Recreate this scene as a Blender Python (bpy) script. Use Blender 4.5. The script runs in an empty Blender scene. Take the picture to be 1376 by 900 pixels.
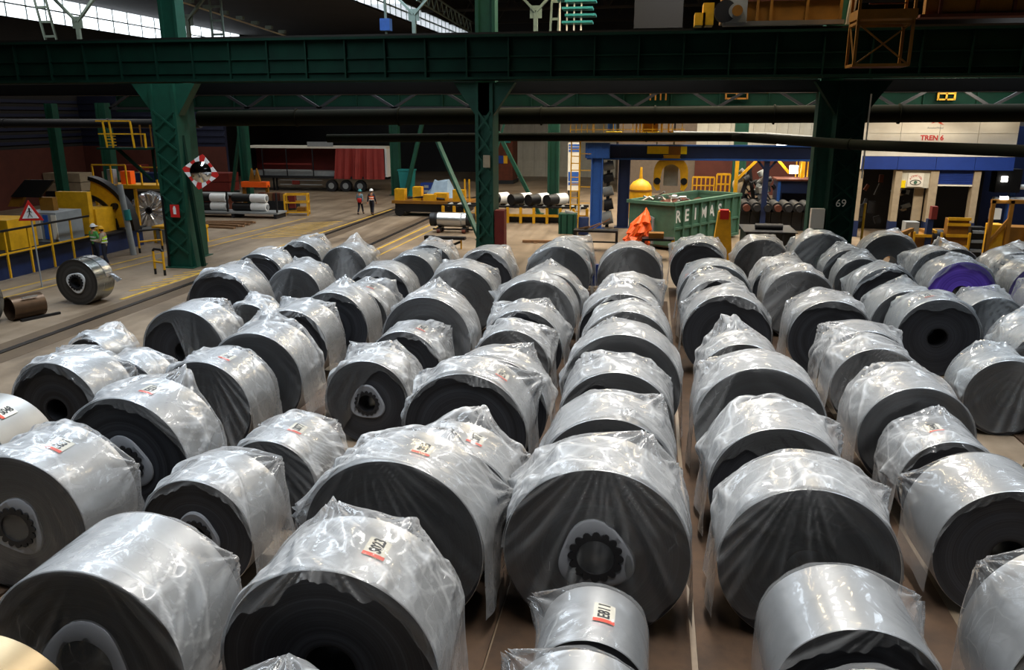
import bpy, bmesh, math, random
import numpy as np
from mathutils import Vector, Matrix, Euler

# ---------------------------------------------------------------- camera, sky, lamps, exposure
S = bpy.context.scene
COL = S.collection
PITCH = math.atan(295 / 1070)
YAW = math.atan(192 * math.cos(PITCH) / 1070)
cam_data = bpy.data.cameras.new('camera')
cam_data.sensor_width = 36.0
cam_data.lens = 1070 / 1376 * 36.0
cam_data.clip_end = 400
cam = bpy.data.objects.new('camera', cam_data)
COL.objects.link(cam)
cam.location = (0, 0, 6.6)
cam.rotation_euler = (math.pi / 2 - PITCH, 0, YAW)
S.camera = cam

world = bpy.data.worlds.new('sky')
S.world = world
world.use_nodes = True
wn = world.node_tree.nodes
wn['Background'].inputs[0].default_value = (0.86, 0.93, 1.0, 1)
wn['Background'].inputs[1].default_value = 4.0

def area(name, loc, sx, sy, power, color, rot=(0, 0, 0), spread=180):
    d = bpy.data.lights.new(name, 'AREA')
    d.shape = 'RECTANGLE'; d.size = sx; d.size_y = sy
    d.energy = power; d.color = color; d.spread = math.radians(spread)
    o = bpy.data.objects.new(name, d); COL.objects.link(o)
    o.location = loc; o.rotation_euler = rot
    return o
COOL = (0.80, 0.90, 1.0)
WARM = (1.0, 0.80, 0.50)
NEUT = (1.0, 0.96, 0.90)
# daylight from the long roof lights: over the coil bay, and on down the hall
area('roof_and_fill_lamp', (-10.5, 12, 17.0), 2.0, 22, 1400, COOL, spread=100)
area('roof_and_fill_lamp', (0.5, 12, 17.0), 2.0, 22, 1850, NEUT, spread=100)
area('roof_and_fill_lamp', (11.5, 12, 17.0), 2.0, 22, 1400, COOL, spread=100)
area('roof_and_fill_lamp', (-16.0, 35, 17.0), 3.0, 44, 5600, COOL, spread=150)
area('roof_and_fill_lamp', (18.0, 49, 17.0), 3.0, 36, 5200, COOL, spread=150)
area('roof_and_fill_lamp', (1.0, 49, 17.5), 2.4, 36, 6300, NEUT, spread=150)
# rows of warm lamps hung under the roof
area('lamp_row_light', (-5.0, 49, 16.0), 0.5, 36, 3600, WARM, spread=150)
area('lamp_row_light', (6.5, 49, 16.0), 0.5, 36, 4200, WARM, spread=150)
# added dim fill behind the viewer, lifts the veiled coil faces
area('roof_and_fill_lamp', (2.0, -2, 16.5), 8.0, 10, 90, COOL, spread=170)
# the far bays, and an added unseen lamp that brightens the white building
area('roof_and_fill_lamp', (-34.0, 50, 14.2), 3, 40, 1500, NEUT)
area('building_fill_light', (15.0, 42.0, 8.6), 1.5, 0.6, 350, (1.0, 0.88, 0.7), rot=(math.radians(48), 0, 0), spread=150)
S.view_settings.view_transform = 'Standard'
S.view_settings.look = 'None'
S.view_settings.gamma = 1
S.view_settings.use_curve_mapping = False
S.view_settings.exposure = 0.0
S.cycles.max_bounces = 6
S.cycles.diffuse_bounces = 3
S.cycles.glossy_bounces = 3
S.cycles.transmission_bounces = 4
S.cycles.transparent_max_bounces = 14
S.cycles.caustics_reflective = False
S.cycles.caustics_refractive = False
S.cycles.sample_clamp_indirect = 3.0

# ---------------------------------------------------------------- materials
def nodes_of(name):
    m = bpy.data.materials.new(name); m.use_nodes = True
    nt = m.node_tree; nt.nodes.clear()
    out = nt.nodes.new('ShaderNodeOutputMaterial')
    return m, nt, out
def N(nt, kind, **kw):
    n = nt.nodes.new(kind)
    for k, v in kw.items():
        if k.startswith('i_'):
            n.inputs[k[2:].replace('_', ' ')].default_value = v
        else:
            setattr(n, k, v)
    return n
def ramp(nt, fac, stops):
    r = nt.nodes.new('ShaderNodeValToRGB')
    el = r.color_ramp.elements
    while len(el) < len(stops): el.new(0.5)
    for e, (p, c) in zip(el, stops):
        e.position = p; e.color = (c[0], c[1], c[2], 1) if len(c) == 3 else c
    nt.links.new(fac, r.inputs[0])
    return r.outputs[0]
def rgb(h):
    v = [int(h[i:i + 2], 16) / 255 for i in (0, 2, 4)]
    return tuple(c / 12.92 if c <= 0.04045 else ((c + 0.055) / 1.055) ** 2.4 for c in v)

def paint(name, color, rough=0.55, metal=0.0, wear=0.35, scale=3.0, dirt=None, bump=0.08, spec=0.4):
    m, nt, out = nodes_of(name)
    L = nt.links.new
    tc = N(nt, 'ShaderNodeTexCoord')
    n1 = N(nt, 'ShaderNodeTexNoise'); n1.inputs['Scale'].default_value = scale
    n1.inputs['Detail'].default_value = 6; n1.inputs['Roughness'].default_value = 0.65
    L(tc.outputs['Object'], n1.inputs['Vector'])
    d = dirt or tuple(c * 0.45 for c in color)
    c = ramp(nt, n1.outputs['Fac'], [(0.30, tuple(x * (1 - wear) + y * wear for x, y in zip(color, d))), (0.62, color)])
    b = N(nt, 'ShaderNodeBsdfPrincipled')
    L(c, b.inputs['Base Color'])
    b.inputs['Roughness'].default_value = rough; b.inputs['Metallic'].default_value = metal
    b.inputs['Specular IOR Level'].default_value = spec
    bp = N(nt, 'ShaderNodeBump'); bp.inputs['Strength'].default_value = bump
    n2 = N(nt, 'ShaderNodeTexNoise'); n2.inputs['Scale'].default_value = scale * 9
    L(tc.outputs['Object'], n2.inputs['Vector'])
    L(n2.outputs['Fac'], bp.inputs['Height']); L(bp.outputs[0], b.inputs['Normal'])
    L(b.outputs[0], out.inputs[0])
    return m

def emit(name, color, strength):
    m, nt, out = nodes_of(name)
    e = N(nt, 'ShaderNodeEmission'); e.inputs[0].default_value = (*color, 1); e.inputs[1].default_value = strength
    nt.links.new(e.outputs[0], out.inputs[0])
    return m

def steel_skin(name, base, rough, warm=0.0):
    """outer wrap of a coil: rolled bright sheet, faint scratches round the circumference"""
    m, nt, out = nodes_of(name); L = nt.links.new
    tc = N(nt, 'ShaderNodeTexCoord')
    mp = N(nt, 'ShaderNodeMapping'); mp.inputs['Scale'].default_value = (0.6, 26, 0.6)
    L(tc.outputs['Object'], mp.inputs[0])
    n = N(nt, 'ShaderNodeTexNoise'); n.inputs['Scale'].default_value = 3; n.inputs['Detail'].default_value = 5
    L(mp.outputs[0], n.inputs['Vector'])
    n2 = N(nt, 'ShaderNodeTexNoise'); n2.inputs['Scale'].default_value = 1.4; n2.inputs['Detail'].default_value = 3
    L(tc.outputs['Object'], n2.inputs['Vector'])
    b = N(nt, 'ShaderNodeBsdfPrincipled')
    c = ramp(nt, n2.outputs['Fac'], [(0.3, tuple(x * 0.82 for x in base)), (0.7, base)])
    L(c, b.inputs['Base Color'])
    b.inputs['Metallic'].default_value = 0.92
    mr = N(nt, 'ShaderNodeMapRange'); mr.inputs['To Min'].default_value = rough - 0.06; mr.inputs['To Max'].default_value = rough + 0.1
    L(n.outputs['Fac'], mr.inputs['Value']); L(mr.outputs[0], b.inputs['Roughness'])
    bp = N(nt, 'ShaderNodeBump'); bp.inputs['Strength'].default_value = 0.05; bp.inputs['Distance'].default_value = 0.02
    L(n.outputs['Fac'], bp.inputs['Height']); L(bp.outputs[0], b.inputs['Normal'])
    L(b.outputs[0], out.inputs[0])
    return m

def coil_edge(name, dark, light, rough=0.5):
    """side of a coil: the stacked edges of the sheet show as fine rings round the bore"""
    m, nt, out = nodes_of(name); L = nt.links.new
    tc = N(nt, 'ShaderNodeTexCoord')
    sp = N(nt, 'ShaderNodeSeparateXYZ'); L(tc.outputs['Object'], sp.inputs[0])
    zz = N(nt, 'ShaderNodeMath', operation='POWER'); L(sp.outputs[0], zz.inputs[0]); zz.inputs[1].default_value = 2
    xx = N(nt, 'ShaderNodeMath', operation='POWER'); L(sp.outputs[2], xx.inputs[0]); xx.inputs[1].default_value = 2
    ad = N(nt, 'ShaderNodeMath', operation='ADD'); L(zz.outputs[0], ad.inputs[0]); L(xx.outputs[0], ad.inputs[1])
    sq = N(nt, 'ShaderNodeMath', operation='SQRT'); L(ad.outputs[0], sq.inputs[0])
    oi = N(nt, 'ShaderNodeObjectInfo')
    cb = N(nt, 'ShaderNodeCombineXYZ'); L(sq.outputs[0], cb.inputs[0]); L(oi.outputs['Random'], cb.inputs[1])
    n = N(nt, 'ShaderNodeTexNoise'); n.inputs['Scale'].default_value = 60; n.inputs['Detail'].default_value = 4
    L(cb.outputs[0], n.inputs['Vector'])
    n3 = N(nt, 'ShaderNodeTexNoise'); n3.inputs['Scale'].default_value = 7
    L(cb.outputs[0], n3.inputs['Vector'])
    mu = N(nt, 'ShaderNodeMath', operation='MULTIPLY'); L(n.outputs['Fac'], mu.inputs[0]); L(n3.outputs['Fac'], mu.inputs[1])
    c = ramp(nt, mu.outputs[0], [(0.12, dark), (0.42, light)])
    b = N(nt, 'ShaderNodeBsdfPrincipled'); L(c, b.inputs['Base Color'])
    b.inputs['Metallic'].default_value = 0.35; b.inputs['Roughness'].default_value = rough
    bp = N(nt, 'ShaderNodeBump'); bp.inputs['Strength'].default_value = 0.25; bp.inputs['Distance'].default_value = 0.004
    L(n.outputs['Fac'], bp.inputs['Height']); L(bp.outputs[0], b.inputs['Normal'])
    L(b.outputs[0], out.inputs[0])
    return m

def film_mat(name, haze, tint=(0.93, 0.95, 0.97)):
    """thin polythene: clear, a little milky, doubled and creased where it gathers"""
    m, nt, out = nodes_of(name); L = nt.links.new
    tc = N(nt, 'ShaderNodeTexCoord'); oi = N(nt, 'ShaderNodeObjectInfo')
    off = N(nt, 'ShaderNodeVectorMath', operation='ADD')
    sc = N(nt, 'ShaderNodeMath', operation='MULTIPLY'); L(oi.outputs['Random'], sc.inputs[0]); sc.inputs[1].default_value = 37
    L(tc.outputs['Object'], off.inputs[0]); L(sc.outputs[0], off.inputs[1])
    wob = N(nt, 'ShaderNodeTexNoise'); wob.inputs['Scale'].default_value = 1.1; wob.inputs['Detail'].default_value = 1
    L(off.outputs[0], wob.inputs['Vector'])
    mixv = N(nt, 'ShaderNodeMixRGB', blend_type='ADD'); mixv.inputs[0].default_value = 0.9
    L(off.outputs[0], mixv.inputs[1]); L(wob.outputs['Color'], mixv.inputs[2])
    vo = N(nt, 'ShaderNodeTexVoronoi', feature='DISTANCE_TO_EDGE'); vo.inputs['Scale'].default_value = 2.8
    L(mixv.outputs[0], vo.inputs['Vector'])
    n = N(nt, 'ShaderNodeTexNoise'); n.inputs['Scale'].default_value = 2.0; n.inputs['Detail'].default_value = 2.5
    n.inputs['Distortion'].default_value = 1.2
    L(off.outputs[0], n.inputs['Vector'])
    gate = ramp(nt, wob.outputs['Fac'], [(0.48, (0, 0, 0)), (0.66, (1, 1, 1))])
    cr0 = ramp(nt, vo.outputs['Distance'], [(0.0, (1, 1, 1)), (0.022, (0, 0, 0))])
    cre = N(nt, 'ShaderNodeMath', operation='MULTIPLY'); L(cr0, cre.inputs[0]); L(gate, cre.inputs[1])
    h1 = N(nt, 'ShaderNodeMath', operation='MULTIPLY_ADD'); L(cre.outputs[0], h1.inputs[0]); h1.inputs[1].default_value = 0.12; L(n.outputs['Fac'], h1.inputs[2])
    mps = N(nt, 'ShaderNodeMapping'); mps.inputs['Scale'].default_value = (9.0, 1.6, 9.0); mps.inputs['Rotation'].default_value = (0.2, 0.5, 0.5)
    L(mixv.outputs[0], mps.inputs[0])
    st = N(nt, 'ShaderNodeTexNoise'); st.inputs['Scale'].default_value = 1.0; st.inputs['Detail'].default_value = 4
    L(mps.outputs[0], st.inputs['Vector'])
    sg = N(nt, 'ShaderNodeMath', operation='MULTIPLY'); L(st.outputs['Fac'], sg.inputs[0]); L(gate, sg.inputs[1])
    h2 = N(nt, 'ShaderNodeMath', operation='MULTIPLY_ADD'); L(sg.outputs[0], h2.inputs[0]); h2.inputs[1].default_value = 0.55; L(h1.outputs[0], h2.inputs[2])
    bp = N(nt, 'ShaderNodeBump'); bp.inputs['Strength'].default_value = 0.45; bp.inputs['Distance'].default_value = 0.06
    L(h2.outputs[0], bp.inputs['Height'])
    at = N(nt, 'ShaderNodeAttribute', attribute_name='fold')
    lw = N(nt, 'ShaderNodeLayerWeight'); lw.inputs['Blend'].default_value = 0.35
    pw = N(nt, 'ShaderNodeMath', operation='POWER'); L(lw.outputs['Facing'], pw.inputs[0]); pw.inputs[1].default_value = 2.5
    hz = N(nt, 'ShaderNodeAttribute', attribute_name='layers'); hm = N(nt, 'ShaderNodeMath', operation='MULTIPLY'); L(hz.outputs['Fac'], hm.inputs[0]); hm.inputs[1].default_value = haze
    f1 = N(nt, 'ShaderNodeMath', operation='MULTIPLY_ADD'); L(pw.outputs[0], f1.inputs[0]); f1.inputs[1].default_value = 0.40; L(hm.outputs[0], f1.inputs[2])
    f2 = N(nt, 'ShaderNodeMath', operation='MULTIPLY_ADD'); L(at.outputs['Fac'], f2.inputs[0]); f2.inputs[1].default_value = 0.6; L(f1.outputs[0], f2.inputs[2])
    f4 = N(nt, 'ShaderNodeMath', operation='MULTIPLY_ADD', use_clamp=True); L(cre.outputs[0], f4.inputs[0]); f4.inputs[1].default_value = 0.10; L(f2.outputs[0], f4.inputs[2])
    df = N(nt, 'ShaderNodeBsdfDiffuse'); df.inputs[0].default_value = (*tint, 1)
    tl = N(nt, 'ShaderNodeBsdfTranslucent'); tl.inputs[0].default_value = (*tint, 1)
    mk = N(nt, 'ShaderNodeMixShader'); mk.inputs[0].default_value = 0.35; L(df.outputs[0], mk.inputs[1]); L(tl.outputs[0], mk.inputs[2])
    tr = N(nt, 'ShaderNodeBsdfTransparent'); tr.inputs[0].default_value = (0.98, 0.98, 0.98, 1)
    m1 = N(nt, 'ShaderNodeMixShader'); L(f4.outputs[0], m1.inputs[0]); L(tr.outputs[0], m1.inputs[1]); L(mk.outputs[0], m1.inputs[2])
    gl = N(nt, 'ShaderNodeBsdfGlossy'); gl.inputs['Roughness'].default_value = 0.13; L(bp.outputs[0], gl.inputs['Normal'])
    fr = N(nt, 'ShaderNodeFresnel'); fr.inputs['IOR'].default_value = 1.42; L(bp.outputs[0], fr.inputs['Normal'])
    fm = N(nt, 'ShaderNodeMath', operation='MULTIPLY_ADD', use_clamp=True); L(fr.outputs[0], fm.inputs[0]); fm.inputs[1].default_value = 0.85; fm.inputs[2].default_value = 0.015
    m2 = N(nt, 'ShaderNodeMixShader'); L(fm.outputs[0], m2.inputs[0]); L(m1.outputs[0], m2.inputs[1]); L(gl.outputs[0], m2.inputs[2])
    L(m2.outputs[0], out.inputs[0])
    return m

def concrete(name):
    m, nt, out = nodes_of(name); L = nt.links.new
    tc = N(nt, 'ShaderNodeTexCoord')
    a = N(nt, 'ShaderNodeTexNoise'); a.inputs['Scale'].default_value = 0.22; a.inputs['Detail'].default_value = 8; a.inputs['Roughness'].default_value = 0.7
    L(tc.outputs['Object'], a.inputs['Vector'])
    mp = N(nt, 'ShaderNodeMapping'); mp.inputs['Scale'].default_value = (1.6, 0.12, 1)
    L(tc.outputs['Object'], mp.inputs[0])
    s = N(nt, 'ShaderNodeTexNoise'); s.inputs['Scale'].default_value = 1.0; s.inputs['Detail'].default_value = 6
    L(mp.outputs[0], s.inputs['Vector'])
    c1 = ramp(nt, a.outputs['Fac'], [(0.3, rgb('57493a')), (0.5, rgb('82715d')), (0.72, rgb('a08f7a'))])
    c2 = ramp(nt, s.outputs['Fac'], [(0.35, (0.62, 0.60, 0.58)), (0.6, (1, 1, 1))])
    mx = N(nt, 'ShaderNodeMixRGB', blend_type='MULTIPLY'); mx.inputs[0].default_value = 0.8
    L(c1, mx.inputs[1]); L(c2, mx.inputs[2])
    b = N(nt, 'ShaderNodeBsdfPrincipled'); L(mx.outputs[0], b.inputs['Base Color'])
    rr = N(nt, 'ShaderNodeMapRange'); rr.inputs['To Min'].default_value = 0.32; rr.inputs['To Max'].default_value = 0.7
    L(s.outputs['Fac'], rr.inputs['Value']); L(rr.outputs[0], b.inputs['Roughness'])
    f = N(nt, 'ShaderNodeTexNoise'); f.inputs['Scale'].default_value = 30
    L(tc.outputs['Object'], f.inputs['Vector'])
    bp = N(nt, 'ShaderNodeBump'); bp.inputs['Strength'].default_value = 0.08
    L(f.outputs['Fac'], bp.inputs['Height']); L(bp.outputs[0], b.inputs['Normal'])
    L(b.outputs[0], out.inputs[0])
    return m

M = {}
M['skin'] = steel_skin('rolled_steel', (0.70, 0.71, 0.72), 0.37)
M['skin_gold'] = steel_skin('rolled_steel_warm', (0.42, 0.32, 0.19), 0.40)
M['skin_mat'] = steel_skin('rolled_steel_matt', (0.36, 0.355, 0.34), 0.46)
M['skin_dark'] = steel_skin('oiled_steel', (0.36, 0.37, 0.35), 0.22)
M['edge'] = coil_edge('sheet_edges', (0.010, 0.011, 0.014), (0.050, 0.054, 0.066))
M['edge_grey'] = coil_edge('sheet_edges_brown', (0.03, 0.027, 0.024), (0.085, 0.078, 0.07))
M['edge_purple_reflection'] = coil_edge('purple_reflection_edges', (0.10, 0.05, 0.50), (0.26, 0.15, 0.95), 0.4)  # purple light reflected on two coil faces, put into their colour
M['bore'] = paint('bore_black', (0.008, 0.008, 0.010), 0.6)
M['collar'] = paint('grey_plastic', rgb('8d9096'), 0.5, wear=0.2)
M['collar_white'] = paint('white_plastic', rgb('d8d8d6'), 0.5, wear=0.1)
M['rubber'] = paint('black_rubber', (0.01, 0.01, 0.012), 0.55)
M['film'] = film_mat('clear_film', 0.21)
M['film_tight'] = film_mat('tight_clear_film', 0.08)
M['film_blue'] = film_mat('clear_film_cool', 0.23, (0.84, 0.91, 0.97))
M['tag'] = paint('paper_tag', rgb('d9d5c6'), 0.6, wear=0.12)
M['tag_red'] = paint('tag_red', rgb('d8492f'), 0.6, wear=0.1)
M['ink'] = paint('black_ink', (0.012, 0.012, 0.012), 0.6)
M['concrete'] = concrete('worn_concrete')
M['timber'] = paint('rough_timber', rgb('7a5a3c'), 0.8, wear=0.6, scale=5)

# ---------------------------------------------------------------- mesh helpers
class MB:
    def __init__(s): s.v = []; s.f = []
    def add(s, v, f):
        o = len(s.v); s.v += [tuple(p) for p in v]; s.f += [tuple(i + o for i in q) for q in f]; return s
    def box(s, c, d, rot=None):
        x, y, z = d[0] / 2, d[1] / 2, d[2] / 2
        pts = [Vector((a * x, b * y, e * z)) for a, b, e in ((-1,-1,-1),(1,-1,-1),(1,1,-1),(-1,1,-1),(-1,-1,1),(1,-1,1),(1,1,1),(-1,1,1))]
        if rot is not None:
            R = Euler(rot).to_matrix() if not isinstance(rot, Matrix) else rot
            pts = [R @ p for p in pts]
        c = Vector(c)
        return s.add([p + c for p in pts], [(0,3,2,1),(4,5,6,7),(0,1,5,4),(1,2,6,5),(2,3,7,6),(3,0,4,7)])
    def span(s, x0, x1, y0, y1, z0, z1):
        return s.box(((x0+x1)/2, (y0+y1)/2, (z0+z1)/2), (abs(x1-x0), abs(y1-y0), abs(z1-z0)))
    def bar(s, a, b, w, h=None, up=(0, 0, 1)):
        """rectangular bar from a to b"""
        a, b = Vector(a), Vector(b); h = h or w
        d = b - a; L = d.length
        if L < 1e-6: return s
        d.normalize(); u = Vector(up)
        if abs(d.dot(u)) > 0.98: u = Vector((0, 1, 0))
        r = d.cross(u).normalized(); u = r.cross(d)
        R = Matrix((r, d, u)).transposed()
        return s.box((a + b) / 2, (w, L, h), R)
    def cyl(s, a, b, r, n=12, r2=None, cap=True):
        a, b = Vector(a), Vector(b); r2 = r if r2 is None else r2
        d = (b - a).normalized(); u = Vector((0, 0, 1)) if abs(d.z) < 0.95 else Vector((1, 0, 0))
        p = d.cross(u).normalized(); q = d.cross(p)
        v = []
        for k in range(n):
            t = 2 * math.pi * k / n
            v.append(a + (p * math.cos(t) + q * math.sin(t)) * r)
        for k in range(n):
            t = 2 * math.pi * k / n
            v.append(b + (p * math.cos(t) + q * math.sin(t)) * r2)
        f = [(k, n + k, n + (k + 1) % n, (k + 1) % n) for k in range(n)]
        if cap: f += [tuple(range(n)), tuple(reversed(range(n, 2 * n)))]
        return s.add(v, f)
    def tube(s, pts, r, n=8):
        for a, b in zip(pts[:-1], pts[1:]): s.cyl(a, b, r, n)
        return s
    def ring(s, c, r_out, r_in, y0, y1, n=48, axis='y'):
        v = []
        for (r, y) in ((r_out, y0), (r_out, y1), (r_in, y1), (r_in, y0)):
            for k in range(n):
                t = 2 * math.pi * k / n
                v.append((c[0] + r * math.cos(t), c[1] + y, c[2] + r * math.sin(t)))
        f = []
        for a in range(4):
            b = (a + 1) % 4
            for k in range(n):
                k2 = (k + 1) % n
                f.append((a * n + k, a * n + k2, b * n + k2, b * n + k))
        return s.add(v, f)
    def prism(s, poly, y0, y1, c=(0, 0, 0), plane='xz'):
        n = len(poly)
        if plane == 'xz': P = lambda p, y: (c[0] + p[0], c[1] + y, c[2] + p[1])
        elif plane == 'yz': P = lambda p, y: (c[0] + y, c[1] + p[0], c[2] + p[1])
        else: P = lambda p, y: (c[0] + p[0], c[1] + p[1], c[2] + y)
        v = [P(p, y0) for p in poly] + [P(p, y1) for p in poly]
        f = [tuple(range(n)), tuple(reversed(range(n, 2 * n)))]
        f += [(k, n + k, n + (k + 1) % n, (k + 1) % n) for k in range(n)]
        return s.add(v, f)
    def lathe(s, prof, c, n=16):
        v = []; m = len(prof)
        for r, z in prof:
            for k in range(n):
                t = 2 * math.pi * k / n
                v.append((c[0] + r * math.cos(t), c[1] + r * math.sin(t), c[2] + z))
        f = [(a * n + k, a * n + (k + 1) % n, (a + 1) * n + (k + 1) % n, (a + 1) * n + k) for a in range(m - 1) for k in range(n)]
        f += [tuple(reversed(range(n))), tuple(range((m - 1) * n, m * n))]
        return s.add(v, f)
    def mesh(s, name, m, smooth=False):
        me = bpy.data.meshes.new(name)
        me.from_pydata(s.v, [], s.f)
        bm = bmesh.new(); bm.from_mesh(me)
        bmesh.ops.recalc_face_normals(bm, faces=bm.faces)
        bm.to_mesh(me); bm.free()
        if m is not None: me.materials.append(m)
        if smooth:
            me.shade_smooth()
            me.set_sharp_from_angle(angle=math.radians(38))
        me.update()
        return me
    def build(s, name, m, parent=None, smooth=False, loc=None, label=None):
        o = bpy.data.objects.new(name, s.mesh(name, M[m] if isinstance(m, str) else m, smooth))
        COL.objects.link(o)
        if parent is not None: o.parent = parent
        if loc is not None: o.location = loc
        if label: o['label'] = label
        return o

def meshobj(name, me, parent=None, loc=(0, 0, 0)):
    o = bpy.data.objects.new(name, me); COL.objects.link(o)
    if parent is not None: o.parent = parent
    o.location = loc
    return o
def tag(o, label, cat, group=None):
    o['label'] = label; o['category'] = cat
    if group: o['group'] = group
    return o
def thing(name, label, cat, loc=(0, 0, 0), rz=0.0, group=None):
    o = bpy.data.objects.new(name, None); COL.objects.link(o)
    o.empty_display_size = 0.2
    o.location = loc; o.rotation_euler = (0, 0, rz)
    return tag(o, label, cat, group)
def struct(o):
    o['kind'] = 'structure'; return o
def text_mesh(s, size, align='CENTER', bold=0.0):
    cu = bpy.data.curves.new('lettering', 'FONT'); cu.body = s; cu.size = size
    cu.align_x = align; cu.align_y = 'CENTER'; cu.extrude = 0.002; cu.offset = bold; cu.resolution_u = 3
    o = bpy.data.objects.new('lettering', cu); COL.objects.link(o)
    dg = bpy.context.evaluated_depsgraph_get(); dg.update()
    me = bpy.data.meshes.new_from_object(o.evaluated_get(dg))
    bpy.data.objects.remove(o); bpy.data.curves.remove(cu)
    me.materials.clear()
    return me
def lettering(s, size, m, parent, loc, rot=(math.pi / 2, 0, 0), name='lettering', bold=0.0):
    me = text_mesh(s, size, bold=bold); me.materials.append(M[m])
    o = meshobj(name, me, parent, loc); o.rotation_euler = rot
    return o

# ---------------------------------------------------------------- the coils
RNG = random.Random(7)

def crumple(s, y, rng, fmin, fmax, n):
    """sum of straight creases in random directions; returns height and closeness to a crease"""
    h = np.zeros_like(s); c = np.zeros_like(s)
    ws = s + 0.10 * np.sin(2.3 * y + rng.uniform(0, 6)) + 0.05 * np.sin(5.1 * s + rng.uniform(0, 6))
    wy = y + 0.10 * np.sin(2.1 * s + rng.uniform(0, 6)) + 0.05 * np.sin(4.3 * y + rng.uniform(0, 6))
    for k in range(n):
        a = rng.uniform(0, math.pi); f = fmin * (fmax / fmin) ** rng.random()
        t = (ws * math.cos(a) + wy * math.sin(a)) * f + rng.random()
        tri = np.abs((t - np.floor(t)) - 0.5) * 2
        gate = 0.5 + 0.5 * np.sin(ws * rng.uniform(0.5, 2.2) + wy * rng.uniform(0.5, 2.2) + rng.uniform(0, 6))
        h += (tri - 0.5) * gate / f
        c += np.exp(-((1 - tri) / 0.075) ** 2) * gate
    return h, np.clip(c * 0.45, 0, 1)

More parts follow.
